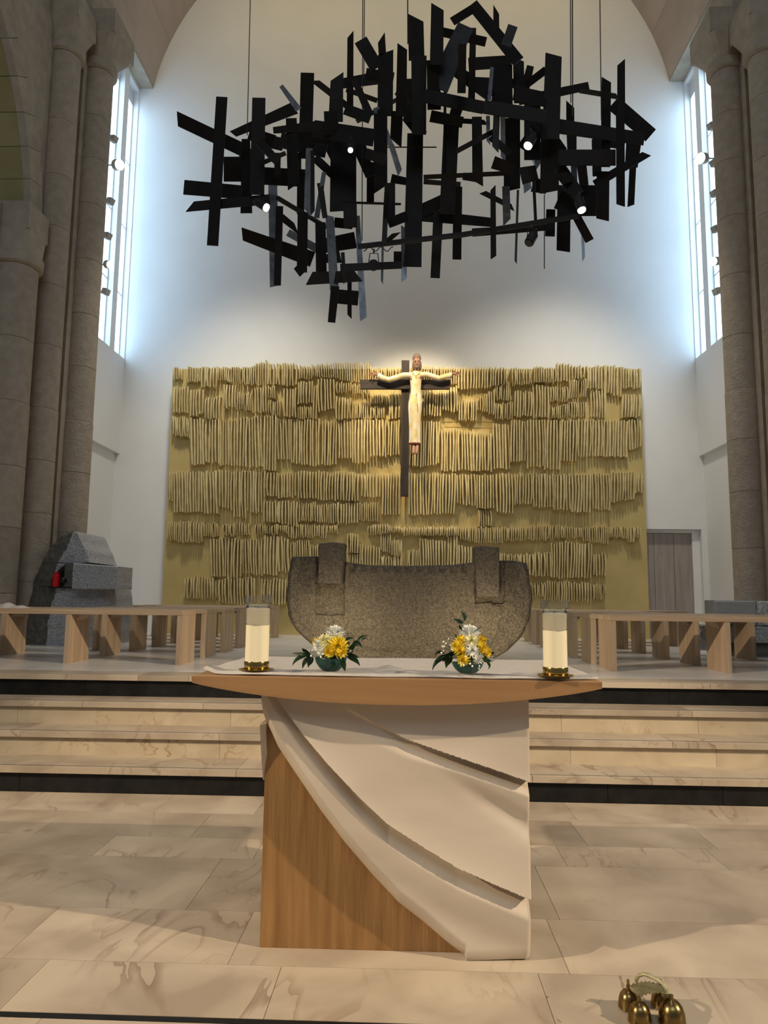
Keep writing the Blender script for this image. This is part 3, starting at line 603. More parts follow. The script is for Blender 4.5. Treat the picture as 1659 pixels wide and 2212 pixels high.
# right stone block
GY = 8.5
def gz(y): return P(1580, y, Y=GY).z
def gx(x, y=1330): return P(x, y, Y=GY).x
SG = empty('granite_block', (gx(1600), GY + .16, ZP), 'low grey granite block behind the right benches', 'stone')
rough_stone('upper_block', gz(1350), lambda u: gz(1297), lambda z: gx(1545), lambda z: gx(1636), lambda x, z: GY, .32, 'granite2', .003, 6, 30, 16, SG, 21)
rough_stone('rough_flank', gz(1350), lambda u: gz(1297.5), lambda z: gx(1636.5), lambda z: gx(1720), lambda x, z: GY + .01, .32, 'granite', .02, 9, 30, 16, SG, 22)
rough_stone('rough_base', gz(1406), lambda u: gz(1350.3), lambda z: gx(1512 + 3 * math.sin(z * 40)), lambda z: gx(1572), lambda x, z: GY + .02, .32, 'granite', .02, 9, 24, 24, SG, 23)
rough_stone('rough_base', gz(1388), lambda u: gz(1350.3), lambda z: gx(1572.2), lambda z: gx(1720), lambda x, z: GY + .03, .32, 'granite', .02, 9, 40, 20, SG, 24)
obox('shaded_plinth', (gx(1572), GY + .10, ZP), (gx(1715), GY + .32, gz(1388)), 'granited', SG)  # set back under the block, its dark colour paints the recess shade

# ============================================================ BENCHES
def bench(side, y0, legs, end, label):
    """waterfall bench: slab legs across its depth, plank top, small triangular brackets"""
    sg = -1 if side < 0 else 1; dep = .42; th = .05; zt = 1.148
    t = empty('bench', (side * 1, y0 + dep / 2, ZP), label, 'bench', 'oak benches on the raised floor')
    t.location.x = sg * (abs(legs[0]) + abs(end)) / 2
    a, b = sorted((sg * abs(legs[0]), sg * abs(end)))
    obox('bench_top', (a, y0, zt - .045), (b, y0 + dep, zt), 'benchx', t, bev=.003)
    for k, lx in enumerate(legs):
        a_ = sg * abs(lx); b_ = a_ + sg * th; x0, x1 = sorted((a_, b_))
        obox('leg', (x0, y0 + .004, ZP), (x1, y0 + dep - .004, zt - .0455), 'bench', t, bev=.002)
        for s2 in ((1,) if k == 0 else (-1, 1)):
            bm = bmesh.new(); xx = (b_ if (s2 > 0) else a_); d = sg * s2 * .055
            prism(bm, [(xx, y0 + .10, zt - .046), (xx + d, y0 + .10, zt - .046), (xx, y0 + .10, zt - .101)], (0, .22, 0)); link('bracket', bm, 'bench', t)
    return t
WORD = ['front', 'second', 'third', 'fourth', 'fifth', 'sixth', 'rearmost']
for i, (y0, n) in enumerate(zip((6.58, 7.36, 8.14, 8.86, 9.56, 10.24, 11.15), (4, 4, 3, 2, 2, 3, 3))):
    L_ = [2.05, 3.08, 4.12, 5.1][:n]
    if i in (2,): L_ = [2.05, 3.08, 3.5]
    end = {4: 5.2, 3: 4.2, 2: 3.35}[n] if i not in (2, 5, 6) else (3.56 if i == 2 else 4.1)
    if i in (5, 6): L_ = [2.05, 3.02, 3.9]
    if i == 0: L_, end = [2.05, 3.08, 4.12, 5.1], 5.3
    bench(-1, y0, L_, end, 'oak bench left of the aisle, %s of the left rows' % (WORD[i] + (' row' if 0 else '')))
for i, (y0, n) in enumerate(zip((6.55, 7.24, 8.02, 8.86, 9.56, 10.28, 10.95), (4, 4, 2, 2, 2, 3, 3))):
    L_ = [1.80, 2.80, 3.74, 4.7][:n]; end = {4: 4.9, 2: 3.1, 3: 3.9}[n]
    if i == 2: L_, end = [1.80, 2.78, 3.70], 3.85
    bench(1, y0, L_, end, 'oak bench right of the aisle, %s of the right rows' % WORD[i])
# folded cloth on the front left bench
bm = bmesh.new(); N1, N2 = 26, 10; g = []
for i in range(N1):
    rowv = []
    for j in range(N2):
        u, v = i / (N1 - 1), j / (N2 - 1); x = lerp(-4.05, -3.63, u); yv = lerp(6.62, 6.92, v)
        e = min(u, 1 - u, .25) / .25; e = e ** .5 * (min(v, 1 - v, .3) / .3) ** .5
        rowv.append(bm.verts.new((x, yv, 1.150 + .055 * e * (1 - .45 * u) + .012 * e * math.sin(u * 19 + v * 4))))
    g.append(rowv)
for i in range(N1 - 1):
    for j in range(N2 - 1): bm.faces.new((g[i][j], g[i + 1][j], g[i + 1][j + 1], g[i][j + 1]))
bmesh.ops.solidify(bm, geom=bm.faces[:], thickness=.004)
tag(link('folded_cloth', bm, 'cloth', smooth=True), 'rumpled white cloth lying on the front left bench', 'cloth')

# ============================================================ WOODEN ALTAR TABLE
TY = 2.725; TB = 3.35; XA0, XA1 = -.534, .446; TF, TZ = 2.63, .988
def tx(x, y): return P(x, y, Y=TY)
AT = empty('altar_table', (-.044, 3.0, 0), 'oak altar table with a carved pale drapery front in the foreground', 'altar')
# boat shaped top
bm = bmesh.new(); NX = 48; front = []; TX0, TX1 = P(414, 1460, Y=TF).x, P(1301, 1474, Y=TF).x; bkY = 3.50
zth = lambda u: .024 + .068 * (1 - (2 * u - 1) ** 2) ** .9
ring = []
for i in range(NX + 1):
    u = i / NX; x = lerp(TX0, TX1, u); t_ = zth(u)
    ring.append([bm.verts.new(p) for p in ((x, TF + .02 * 0, TZ), (x, TF, TZ - .003), (x, TF + .006, TZ - t_), (x, bkY, TZ - t_), (x, bkY, TZ))])
for A, B in zip(ring, ring[1:]):
    for k in range(5): bm.faces.new((A[k], A[(k + 1) % 5], B[(k + 1) % 5], B[k]))
bm.faces.new(ring[0]); bm.faces.new(ring[-1][::-1]); bmesh.ops.remove_doubles(bm, verts=bm.verts, dist=1e-5)
link('table_top', bm, 'oak', AT)
# core and oak front panel
core_top = lambda: .91
obox('oak_panel', (XA0, TY + .075, 0), (XA1 - .02, TY + .13, .925), 'oakv', AT, bev=.002)
obox('altar_core', (XA0 + .01, TY + .131, 0), (XA1 - .02, TB, .90), 'drape', AT)
BORD = [(560, 1530), (566, 1551), (596, 1618), (633, 1674), (689, 1757), (742, 1828), (802, 1899), (861, 1962), (914, 2003), (962, 2044), (1007, 2080)]
C1 = [(560, 1440), (603, 1512), (652, 1581), (708, 1648), (779, 1723), (839, 1779), (914, 1827), (988, 1872), (1063, 1906), (1145, 1941), (1160, 1946)]
C2 = [(640, 1470), (745, 1527), (802, 1558), (876, 1596), (951, 1622), (1026, 1648), (1082, 1667), (1138, 1687), (1160, 1694)]
C3 = [(900, 1640), (1026, 1718), (1142, 1790), (1160, 1800)]
def groove(d, w, D):
    """height lost at distance d (px) below a sharp fold edge"""
    if d < 0: return 0.0
    if d < 4: return D * (d / 4)
    t = min(1, (d - 4) / w); return D * (1 - (t * t * (3 - 2 * t)))
NX, NY_ = 230, 300; bm = bmesh.new(); grid = []
xp0, xp1 = 557.0, 1150.0
for i in range(NX + 1):
    x = lerp(xp0, xp1, i / NX); col = []
    y0 = 1495.0; yb_ = min(2083.0, interp(BORD, x)) if x > 560 else 1532
    for j in range(NY_ + 1):
        y_ = lerp(y0, yb_, j / NY_); h_ = 0.0
        d1 = (y_ - interp(C1, x)) * .72; s1 = min(1, max(0, (x - 590) / 160)) if x < 1150 else 1
        w1 = lerp(26, 34, min(1, max(0, (x - 650) / 250))); h_ += groove(d1, w1, .050) * (.35 + .65 * s1)
        if d1 < 0: h_ += -.020 * math.exp(d1 / 30)     # lip swells before the edge
        d2 = (y_ - interp(C2, x)) * .85; s2 = min(1, max(0, (x - 745) / 260)); h_ += groove(d2, lerp(40, 26, s2), .048) * s2
        if d2 < 0: h_ += -.016 * math.exp(d2 / 26) * s2
        d3 = (y_ - interp(C3, x)) * .8; s3 = min(1, max(0, (x - 930) / 180)); h_ += .014 * s3 * math.exp(-(d3 / 18) ** 2)
        # broad hollows
        h_ += .016 * math.exp(-((d1 - 95) / 34) ** 2) * min(1, max(0, (x - 700) / 250))
        h_ += .014 * math.exp(-((d2 - 75) / 40) ** 2) * min(1, max(0, (x - 800) / 250))
        db = (yb_ - y_) * .62 if x < 1007 else 400; h_ += .045 * max(0, 1 - db / 26) ** 2
        dbot = 2083 - y_; h_ += .018 * max(0, 1 - dbot / 30) ** 2
        dr = xp1 - x; h_ += .022 * max(0, 1 - dr / 12) ** 2
        p0 = P(x, y_, Y=TY)
        col.append(bm.verts.new((max(XA0 - .006, min(p0.x, XA1)), TY + h_, max(.002, min(p0.z, .93)))))
    grid.append(col)
for i in range(NX):
    for j in range(NY_): bm.faces.new((grid[i][j], grid[i][j + 1], grid[i + 1][j + 1], grid[i + 1][j]))
# return faces back to the panel along the whole border
def back(v, y): return bm.verts.new((v.co.x, y, v.co.z))
per = [grid[i][NY_] for i in range(NX + 1)]; pb_ = [back(v, TY + .078) for v in per]
for k in range(NX): bm.faces.new((per[k], pb_[k], pb_[k + 1], per[k + 1]))
per = [grid[NX][j] for j in range(NY_ + 1)]; pb_ = [back(v, TB - .01) for v in per]
for v in pb_: v.co.x = XA1 - .001
for k in range(NY_): bm.faces.new((per[k], per[k + 1], pb_[k + 1], pb_[k]))
per = [grid[0][j] for j in range(NY_ + 1)]; pb_ = [back(v, TB - .01) for v in per]
for k in range(NY_): bm.faces.new((per[k], pb_[k], pb_[k + 1], per[k + 1]))
bmesh.ops.remove_doubles(bm, verts=bm.verts, dist=1e-6)
link('carved_drapery', bm, 'drape', AT, smooth=True)
# drapery wrapping the left flank
bm = bmesh.new(); pts = []
for k in range(14):
    u = k / 13; pts.append((XA0 - .014 + .008 * u ** 2, TY + .045 + .05 * u, .80 - .16 * u - .05 * u * u))
prev = None
for k, (x, yy, z) in enumerate(pts):
    ringv = [bm.verts.new(q) for q in ((x, yy - .02, z), (x - .004, yy + .1, z), (x + .002, TB - .02, z + .0), (x + .018, TB - .02, z), (x + .018, yy, z))]
    if prev:
        for q in range(5): bm.faces.new((prev[q], prev[(q + 1) % 5], ringv[(q + 1) % 5], ringv[q]))
    else: bm.faces.new(ringv[::-1])
    prev = ringv
bm.faces.new(prev); link('side_drapery', bm, 'drape', AT, smooth=False)

# linen cloth
bm = bmesh.new(); N1, N2 = 120, 40; g = []
cx0, cx1 = P(461, 1448, Z=TZ).x, P(1281, 1465, Z=TZ).x
for i in range(N1 + 1):
    rowv = []
    for j in range(N2 + 1):
        u, v = i / N1, j / N2; yf0 = 2.652 + .018 * math.sin(u * 14) * .5 + .03 * max(0, 1 - u / .06) * 1.6 + .01 * max(0, (u - .9) / .1)
        x = lerp(cx0, cx1, u) + .02 * (v if u < .5 else -v) * 0; yv = lerp(yf0, 3.47, v)
        z = TZ + .0035 + .004 * (mnoise.noise(Vector((x * 5, yv * 7, 2))) + 1) * .8
        if v < .1: z += .007 * math.sin(math.pi * min(1, v / .1)) * (1 + .6 * mnoise.noise(Vector((x * 9, 0, 4))))
        dx = x + .075; dy_ = yv - 3.02
        z += .012 * math.exp(-(dx / .03) ** 2 - (dy_ / .08) ** 2) + .010 * math.exp(-((x - .24 - .3 * (yv - 2.9)) / .012) ** 2) * math.exp(-((yv - 2.85) / .09) ** 2)
        z += .006 * math.exp(-(((yv - 2.80) - .05 * math.sin(x * 7)) / .012) ** 2)
        if u < .035: z += .014 * (1 - u / .035) * (1 - v) ** 2
        rowv.append(bm.verts.new((x, yv, z)))
    g.append(rowv)
for i in range(N1):
    for j in range(N2): bm.faces.new((g[i][j], g[i + 1][j], g[i + 1][j + 1], g[i][j + 1]))
bmesh.ops.solidify(bm, geom=bm.faces[:], thickness=-.0025)
tag(link('altar_cloth', bm, 'cloth', smooth=True), 'white linen cloth spread over the oak altar table', 'tablecloth')

# candles
def candle(px_, py_, label):
    b = P(px_, py_, Z=TZ + .0165); sc = b.y / F; r = 25 * sc; hh = 120 * sc
    t = empty('altar_candle', b, label, 'candle')
    bm = bmesh.new(); lathe(bm, [(r + .022, 0), (r + .022, .0022), (r, .0026)], b, 40); link('brass_saucer', bm, 'brass', t)
    bm = bmesh.new(); lathe(bm, [(r + .0015, .0028), (r + .0022, .004), (r + .0022, 17 * sc), (r + .0012, 18 * sc)], b, 48); o = link('brass_base', bm, 'brass', t)
    for p in o.data.polygons: p.use_smooth = len(p.vertices) == 4
    bm = bmesh.new(); lathe(bm, [(r, .005), (r, hh + .012), (r - .004, hh + .017), (r * .5, hh + .014), (0, hh + .012)], b, 48); o = link('wax_candle', bm, 'wax', t)
    for p in o.data.polygons: p.use_smooth = len(p.vertices) == 4
    bm = bmesh.new(); lathe(bm, [(.0025, hh + .012), (.0022, hh + .026), (0, hh + .027)], b, 10); link('wick', bm, 'ink', o)
    # glass follower: sleeve round the wax, domed shoulder, open cup
    g0 = 95 * sc; g1 = hh + .020; w = .0022; ro = r + .004
    prof_o = [(ro, g0), (ro + .0012, g0 + .002), (ro, g0 + .004), (ro, g1), (ro - .004, g1 + .006), (r * .93, g1 + .009), (ro + .0035, g1 + .013), (ro + .0035, g1 + .045)]
    prof_i = [(ro + .001, g1 + .045), (ro + .001, g1 + .015), (r * .93 - w, g1 + .0105), (r * .93 - w, g1 + .006), (ro - w, g1 - .001), (ro - w, g0)]
    bm = bmesh.new(); lathe(bm, prof_o + prof_i + [prof_o[0]], b, 96, cap=False); bmesh.ops.remove_doubles(bm, verts=bm.verts, dist=1e-6); link('glass_follower', bm, 'glass', t)
candle(554, 1446, 'cream pillar candle in a brass base on the left end of the altar cloth')
candle(1200, 1459, 'cream pillar candle in a brass base on the right end of the altar cloth')

# flowers
def petal(bm, o, d, n, L_, w_, curl=.3):
    """slim tapered petal from o along d with face normal n"""
    d = d.normalized(); s_ = d.cross(n).normalized(); pr2 = None
    for k in range(5):
        u = k / 4; c = o + d * (L_ * u) + n * (L_ * curl * u * u); ww = w_ * (math.sin(math.pi * min(1, .12 + u * .86)) ** .6 if u < 1 else .12)
        if k == 4: ww = w_ * .15
        pair = [bm.verts.new(c - s_ * ww / 2 + n * ww * .15), bm.verts.new(c), bm.verts.new(c + s_ * ww / 2 + n * ww * .15)]
        if pr2:
            bm.faces.new((pr2[0], pr2[1], pair[1], pair[0])); bm.faces.new((pr2[1], pr2[2], pair[2], pair[1]))
        pr2 = pair
def bloom(c, face, r, m, par, layers=5, cnt=16, seed=0, label=None):
    rr = random.Random(seed); face = Vector(face).normalized(); a = face.orthogonal().normalized(); b = face.cross(a); bm = bmesh.new()
    for l in range(layers):
        el = lerp(.12, 1.35, l / (layers - 1)); n_ = max(6, int(cnt * (1 - .11 * l))); L_ = r * (1 - .13 * l)
        for k in range(n_):
            t_ = 2 * math.pi * (k + .5 * (l % 2) + rr.uniform(-.2, .2)) / n_
            rad = a * math.cos(t_) + b * math.sin(t_); e_ = el + rr.uniform(-.12, .12); d = rad * math.cos(e_) + face * math.sin(e_); nn = face * math.cos(e_) - rad * math.sin(e_)
            petal(bm, c + rad * r * .06 + face * (.004 * l), d, nn, L_ * rr.uniform(.9, 1.08), r * .24, .14)
    o = link('bloom', bm, m, par, smooth=False, recalc=False)
    if label: o['label'] = label
    return o
def leaf(pts, w_, par, up=(0, 0, 1)):
    pts = [Vector(p) for p in pts]; bm = bmesh.new(); N = 8; prev = None
    for k in range(N + 1):
        u = k / N; c = pts[0] * (1 - u) ** 2 + pts[1] * 2 * u * (1 - u) + pts[2] * u * u
        t = (pts[1] * (1 - u) - pts[0] * (1 - u) + (pts[2] - pts[1]) * u).normalized()
        view = (Vector((0, 0, H)) - c); s_ = t.cross(Vector((.25, -1, .35))).normalized(); n_ = s_.cross(t)
        ww = w_ * max(.03, math.sin(math.pi * (u ** .8)) ) ** 1.0
        tri = [bm.verts.new(c - s_ * ww / 2), bm.verts.new(c - n_ * ww * .15), bm.verts.new(c + s_ * ww / 2)]
        if prev: bm.faces.new((prev[0], prev[1], tri[1], tri[0])); bm.faces.new((prev[1], prev[2], tri[2], tri[1]))
        prev = tri
    bmesh.ops.solidify(bm, geom=bm.faces[:], thickness=.0007); return link('leaf', bm, 'leaf', par, smooth=True)
def arrangement(bpx, bpy_, label, rim, fx, blooms, leaves, dots):
    b = P(bpx, bpy_, Z=TZ + .0155); yy = b.y; sc = yy / F
    t = empty('flower_arrangement', b, label, 'flowers')
    hb = rim[1] * sc; rb = rim[0] * sc
    bm = bmesh.new(); lathe(bm, [(rb * .42, 0), (rb * .5, .001), (rb * .74, hb * .32), (rb * .92, hb * .68), (rb, hb), (rb * .96, hb), (rb * .7, hb * .35), (0, hb * .2)], b, 40); o = link('bowl', bm, 'bowl', t, smooth=True)
    bm = bmesh.new(); blob(bm, b + Vector((0, 0, hb * .9)), rb * .8, rb * .8, hb * .5); link('foliage_base', bm, 'leaf', t, smooth=True)
    q = lambda x, y_, d=0: P(x, y_, Y=yy + d)
    for i, (x, y_, r, m, d, fc, ly, lb) in enumerate(blooms): 
        c = q(x, y_, d); bloom(c, fc, r * sc, m, t, ly, 18 if r > 16 else 14, i + int(bpx), lb)
        bm = bmesh.new(); tube(bm, [c - Vector(fc).normalized() * .004, b + Vector((0, 0, hb))], .0022, 6); link('stem', bm, 'stem', t)
    for (x0, y0, x1, y1, x2, y2, w_, d) in leaves: leaf((q(x0, y0, d * .3), q(x1, y1, d * .7), q(x2, y2, d)), w_ * sc, t)
    for (x, y_, d) in dots:
        bm = bmesh.new(); blob(bm, q(x, y_, d), 2.0 * sc, 2.0 * sc, 2.4 * sc, 8); link('bud', bm, 'white_petal', t, smooth=True)
        bm = bmesh.new(); tube(bm, [q(x, y_, d), q((x + bpx) / 2, (y_ + bpy_ - rim[1]) / 2, d * .3), b + Vector((0, 0, hb))], .0006, 5); link('sprig', bm, 'stem', t)
U = (0, -.55, .83); FR = (0, -.9, .35)
def lc(x, y_): return 620 + x / 8.295, 1330 + y_ / 8.295
def rc(x, y_): return 920 + x / 9.217, 1310 + y_ / 9.217
def lv(f, *a):
    x0, y0 = f(a[0], a[1]); x1, y1 = f(a[2], a[3]); x2, y2 = f(a[4], a[5]); return (x0, y0, x1, y1, x2, y2, a[6], a[7])
LB = [(*lc(860, 345), 23, 'white_petal', .03, (0, -.35, .95), 5, 'large white bloom at the top'), (*lc(905, 560), 25, 'yellow_petal', -.04, (.15, -.95, .25), 7, 'large yellow bloom in front'),
      (*lc(700, 470), 19, 'cream_petal', -.01, (-.2, -.8, .6), 6, 'cream bloom'), (*lc(590, 540), 16, 'white_petal', .0, (-.6, -.6, .5), 5, None), (*lc(560, 500), 14, 'yellow_petal', .03, (-.7, -.4, .6), 5, None),
      (*lc(620, 620), 12, 'white_petal', -.03, (-.5, -.85, .1), 4, None), (*lc(760, 640), 14, 'yellow_petal', -.05, (-.2, -.95, -.1), 5, None), (*lc(980, 640), 13, 'yellow_petal', -.05, (.4, -.9, -.1), 5, None)]
LL = [lv(lc, 420, 690, 260, 700, 90, 670, 8, -.05), lv(lc, 440, 690, 150, 720, 95, 900, 9, -.06), lv(lc, 450, 700, 300, 780, 275, 955, 11, -.07), lv(lc, 460, 700, 370, 820, 385, 940, 8, -.07), lv(lc, 470, 740, 430, 830, 395, 900, 8, -.07),
      lv(lc, 430, 700, 300, 640, 270, 580, 9, -.02), lv(lc, 980, 720, 1010, 880, 1040, 1000, 12, -.08), lv(lc, 1050, 720, 1220, 740, 1310, 905, 12, -.06), lv(lc, 1040, 690, 1210, 700, 1305, 765, 7, -.02),
      lv(lc, 1100, 640, 1190, 560, 1200, 480, 11, .0), lv(lc, 1180, 580, 1230, 400, 1360, 590, 13, .02), lv(lc, 1260, 470, 1290, 350, 1480, 355, 5, .02), lv(lc, 1320, 450, 1360, 395, 1450, 400, 4, .02), lv(lc, 1010, 470, 1080, 380, 1200, 410, 7, .02),
      lv(lc, 1060, 600, 1090, 520, 1100, 450, 10, .02), lv(lc, 900, 300, 905, 270, 925, 235, 3, .04), lv(lc, 1030, 390, 1090, 320, 1180, 295, 1.2, .03), lv(lc, 720, 340, 670, 320, 640, 310, 5, .04), lv(lc, 850, 760, 820, 850, 850, 950, 12, -.08),
      lv(lc, 1060, 210, 1080, 120, 1165, 0, 1.4, .05), lv(lc, 1050, 640, 1130, 640, 1190, 650, 12, -.02)]
arrangement(714, 1449, 'flower bowl on the left of the altar cloth, one large white bloom on top', (35, 27), 0, LB, LL, [(*lc(430, 720), -.05), (*lc(605, 740), -.08), (*lc(490, 520), -.03), (*lc(400, 630), 0), (*lc(640, 690), -.08), (*lc(460, 620), -.02)])
RB = [(*rc(865, 560), 24, 'white_petal', .02, (0, -.5, .85), 6, 'large white bloom at the top'), (*rc(900, 700), 16, 'cream_petal', -.04, (0, -.95, .3), 6, 'cream bloom'), (*rc(700, 700), 15, 'yellow_petal', -.01, (-.4, -.8, .4), 6, None),
      (*rc(640, 800), 15, 'yellow_petal', -.03, (-.5, -.85, .15), 6, None), (*rc(690, 880), 14, 'yellow_petal', -.05, (-.2, -.95, 0), 6, None), (*rc(1090, 690), 14, 'yellow_petal', .0, (.5, -.7, .4), 5, None), (*rc(1100, 820), 14, 'yellow_petal', -.03, (.4, -.9, .1), 6, None),
      (*rc(1190, 910), 13, 'yellow_petal', -.02, (.6, -.8, 0), 5, None), (*rc(910, 880), 15, 'white_petal', -.06, (.1, -.97, .1), 5, None), (*rc(750, 1050), 15, 'yellow_petal', -.07, (-.2, -.95, -.2), 5, None), (*rc(1040, 1020), 14, 'white_petal', -.06, (.3, -.9, -.3), 4, None), (*rc(570, 830), 8, 'white_petal', 0, (-.8, -.6, .1), 3, None), (*rc(1280, 1060), 8, 'white_petal', 0, (.8, -.6, .1), 3, None)]
RL = [lv(rc, 520, 980, 200, 980, 125, 1280, 11, -.06), lv(rc, 540, 1000, 420, 1030, 400, 1230, 16, -.08), lv(rc, 500, 1000, 380, 1030, 325, 1110, 7, -.06), lv(rc, 380, 950, 220, 840, 180, 1000, 6, -.02), lv(rc, 560, 960, 450, 960, 210, 1080, 10, -.05),
      lv(rc, 820, 1010, 700, 880, 630, 1000, 6, -.10), lv(rc, 960, 960, 1200, 950, 1250, 1190, 12, -.10), lv(rc, 1180, 1060, 1330, 1150, 1230, 1260, 5, -.08), lv(rc, 560, 1000, 600, 990, 640, 1050, 5, -.08), lv(rc, 740, 290, 820, 190, 690, 90, 9, .03), lv(rc, 740, 345, 680, 290, 540, 245, 10, .03),
      lv(rc, 720, 470, 680, 430, 665, 350, 7, .03), lv(rc, 850, 460, 870, 420, 925, 370, 5, .03), lv(rc, 960, 500, 1030, 440, 1100, 410, 5, .03), lv(rc, 700, 640, 620, 620, 580, 550, 8, .03), lv(rc, 1260, 980, 1310, 940, 1370, 900, 6, .0), lv(rc, 1230, 860, 1330, 740, 1345, 640, .9, .02), lv(rc, 1240, 800, 1250, 720, 1215, 640, .9, .02),
      lv(rc, 640, 980, 560, 900, 450, 930, 9, -.03), lv(rc, 690, 330, 730, 400, 760, 480, 1.2, .03), lv(rc, 1150, 1100, 1230, 1070, 1310, 1100, 6, -.04)]
arrangement(1010, 1454, 'flower bowl on the right of the altar cloth, ringed with yellow blooms', (34, 22), 0, RB, RL, [(*rc(455, 650), .02), (*rc(350, 705), .02), (*rc(400, 740), 0), (*rc(495, 768), 0), (*rc(330, 795), 0), (*rc(360, 800), -.02), (*rc(310, 925), -.04), (*rc(755, 1168), -.09), (*rc(925, 1190), -.09), (*rc(880, 1140), -.09), (*rc(790, 1000), -.10), (*rc(1070, 1190), -.08), (*rc(1055, 1240), -.08), (*rc(1315, 1000), 0), (*rc(1300, 1080), 0), (*rc(355, 885), 0), (*rc(1120, 620), 0), (*rc(1180, 750), 0), (*rc(695, 1130), -.09)])

# ============================================================ ALTAR BELLS
BL = empty('altar_bells', P(1412, 2180, Z=0), 'brass hand bells, four on one leaf-shaped handle, on the floor at the lower right', 'bells')
def bq(x, y_, Y): return P(x, y_, Y=Y)
bells = [(1358, 2175, 20, 2.455, -.1), (1382, 2206, 22.5, 2.395, 0), (1452, 2209, 26, 2.385, 0), (1428, 2170, 19, 2.47, 0)]
tops = []
for (x, yb_, rp, Yb, ti) in bells:
    b = P(x, yb_, Z=.006); sc = b.y / F; r = rp * sc; hh = r * 1.72
    prof = [(r, 0), (r * 1.01, .002), (r * .98, hh * .18), (r * .94, hh * .42), (r * .80, hh * .68), (r * .52, hh * .88), (r * .2, hh * .97), (.006, hh), (.006, hh + .010), (0, hh + .011)]
    bm = bmesh.new(); lathe(bm, prof + [], b, 40, cap=False)
    bmesh.ops.solidify(bm, geom=bm.faces[:], thickness=.0012); o = link('bell', bm, 'brass2', BL, smooth=True)
    bm = bmesh.new(); tube(bm, [b + Vector((0, 0, hh * .8)), b + Vector((0, 0, .012))], .0015, 6); blob(bm, b + Vector((0, 0, .008)), .006, .006, .006, 8); link('clapper', bm, 'ink', o)
    tops.append(b + Vector((0, 0, hh + .008)))
# leaf plate between bell tops
zt = sum(t.z for t in tops) / 4; bm = bmesh.new(); A, B, C, D_ = tops[0], tops[1], tops[2], tops[3]; g = []
NN = 24
for i in range(NN + 1):
    rowv = []
    for j in range(13):
        u, v = i / NN, j / 12; p = (A * (1 - u) + D_ * u) * v + (B * (1 - u) + C * u) * (1 - v)
        edge = min(u, 1 - u, v, 1 - v); p.z += .0018 * math.sin(u * 50 + v * 6) * (1 - edge) - .012 * math.sin(math.pi * v) * .3 + .010 * math.sin(math.pi * u)
        if j in (0, 12): p.y += .0025 * math.sin(i * 2.1)
        rowv.append(bm.verts.new(p))
    g.append(rowv)
for i in range(NN):
    for j in range(12): bm.faces.new((g[i][j], g[i + 1][j], g[i + 1][j + 1], g[i][j + 1]))
bmesh.ops.solidify(bm, geom=bm.faces[:], thickness=.002); link('leaf_plate', bm, 'brass3', BL, smooth=True)
sp = []; hY = (tops[0].y + tops[3].y) / 2
def hq(x, y_, t_): return P(x, y_, Y=lerp(hY, tops[2].y, t_))
ctl = [(1378, 2130, 0), (1374, 2116, .05), (1380, 2107, .1), (1391, 2104, .2), (1402, 2107, .3), (1412, 2112, .4), (1422, 2117, .5), (1430, 2124, .6), (1437, 2133, .7), (1442, 2144, .75), (1439, 2151, .8), (1432, 2150, .8)]
bm = bmesh.new(); tube(bm, [hq(*c) for c in ctl], [.0052, .0058, .0062, .0056, .0072, .0056, .0070, .0056, .0062, .0056, .005, .004], 10); tube(bm, [hq(1433, 2126, .6), hq(1444, 2140, .8), hq(1451, 2157, 1.0)], .0048, 8); link('handle', bm, 'brass3', BL, smooth=True)
bm = bmesh.new(); tube(bm, [tops[0] + Vector((0, 0, -.004)), tops[0] + Vector((0, 0, .018))], .0045, 10); tube(bm, [tops[3] + Vector((0, 0, -.006)), tops[3] + Vector((0, 0, .016))], .004, 10); link('finial', bm, 'brass2', BL)

# ============================================================ HANGING SCULPTURE
SCZ = P(885, 300, Y=8.0)
HS = empty('hanging_sculpture', SCZ, 'huge suspended cloud of crossed black steel plates above the stone altar', 'sculpture')
RP = random.Random(3)
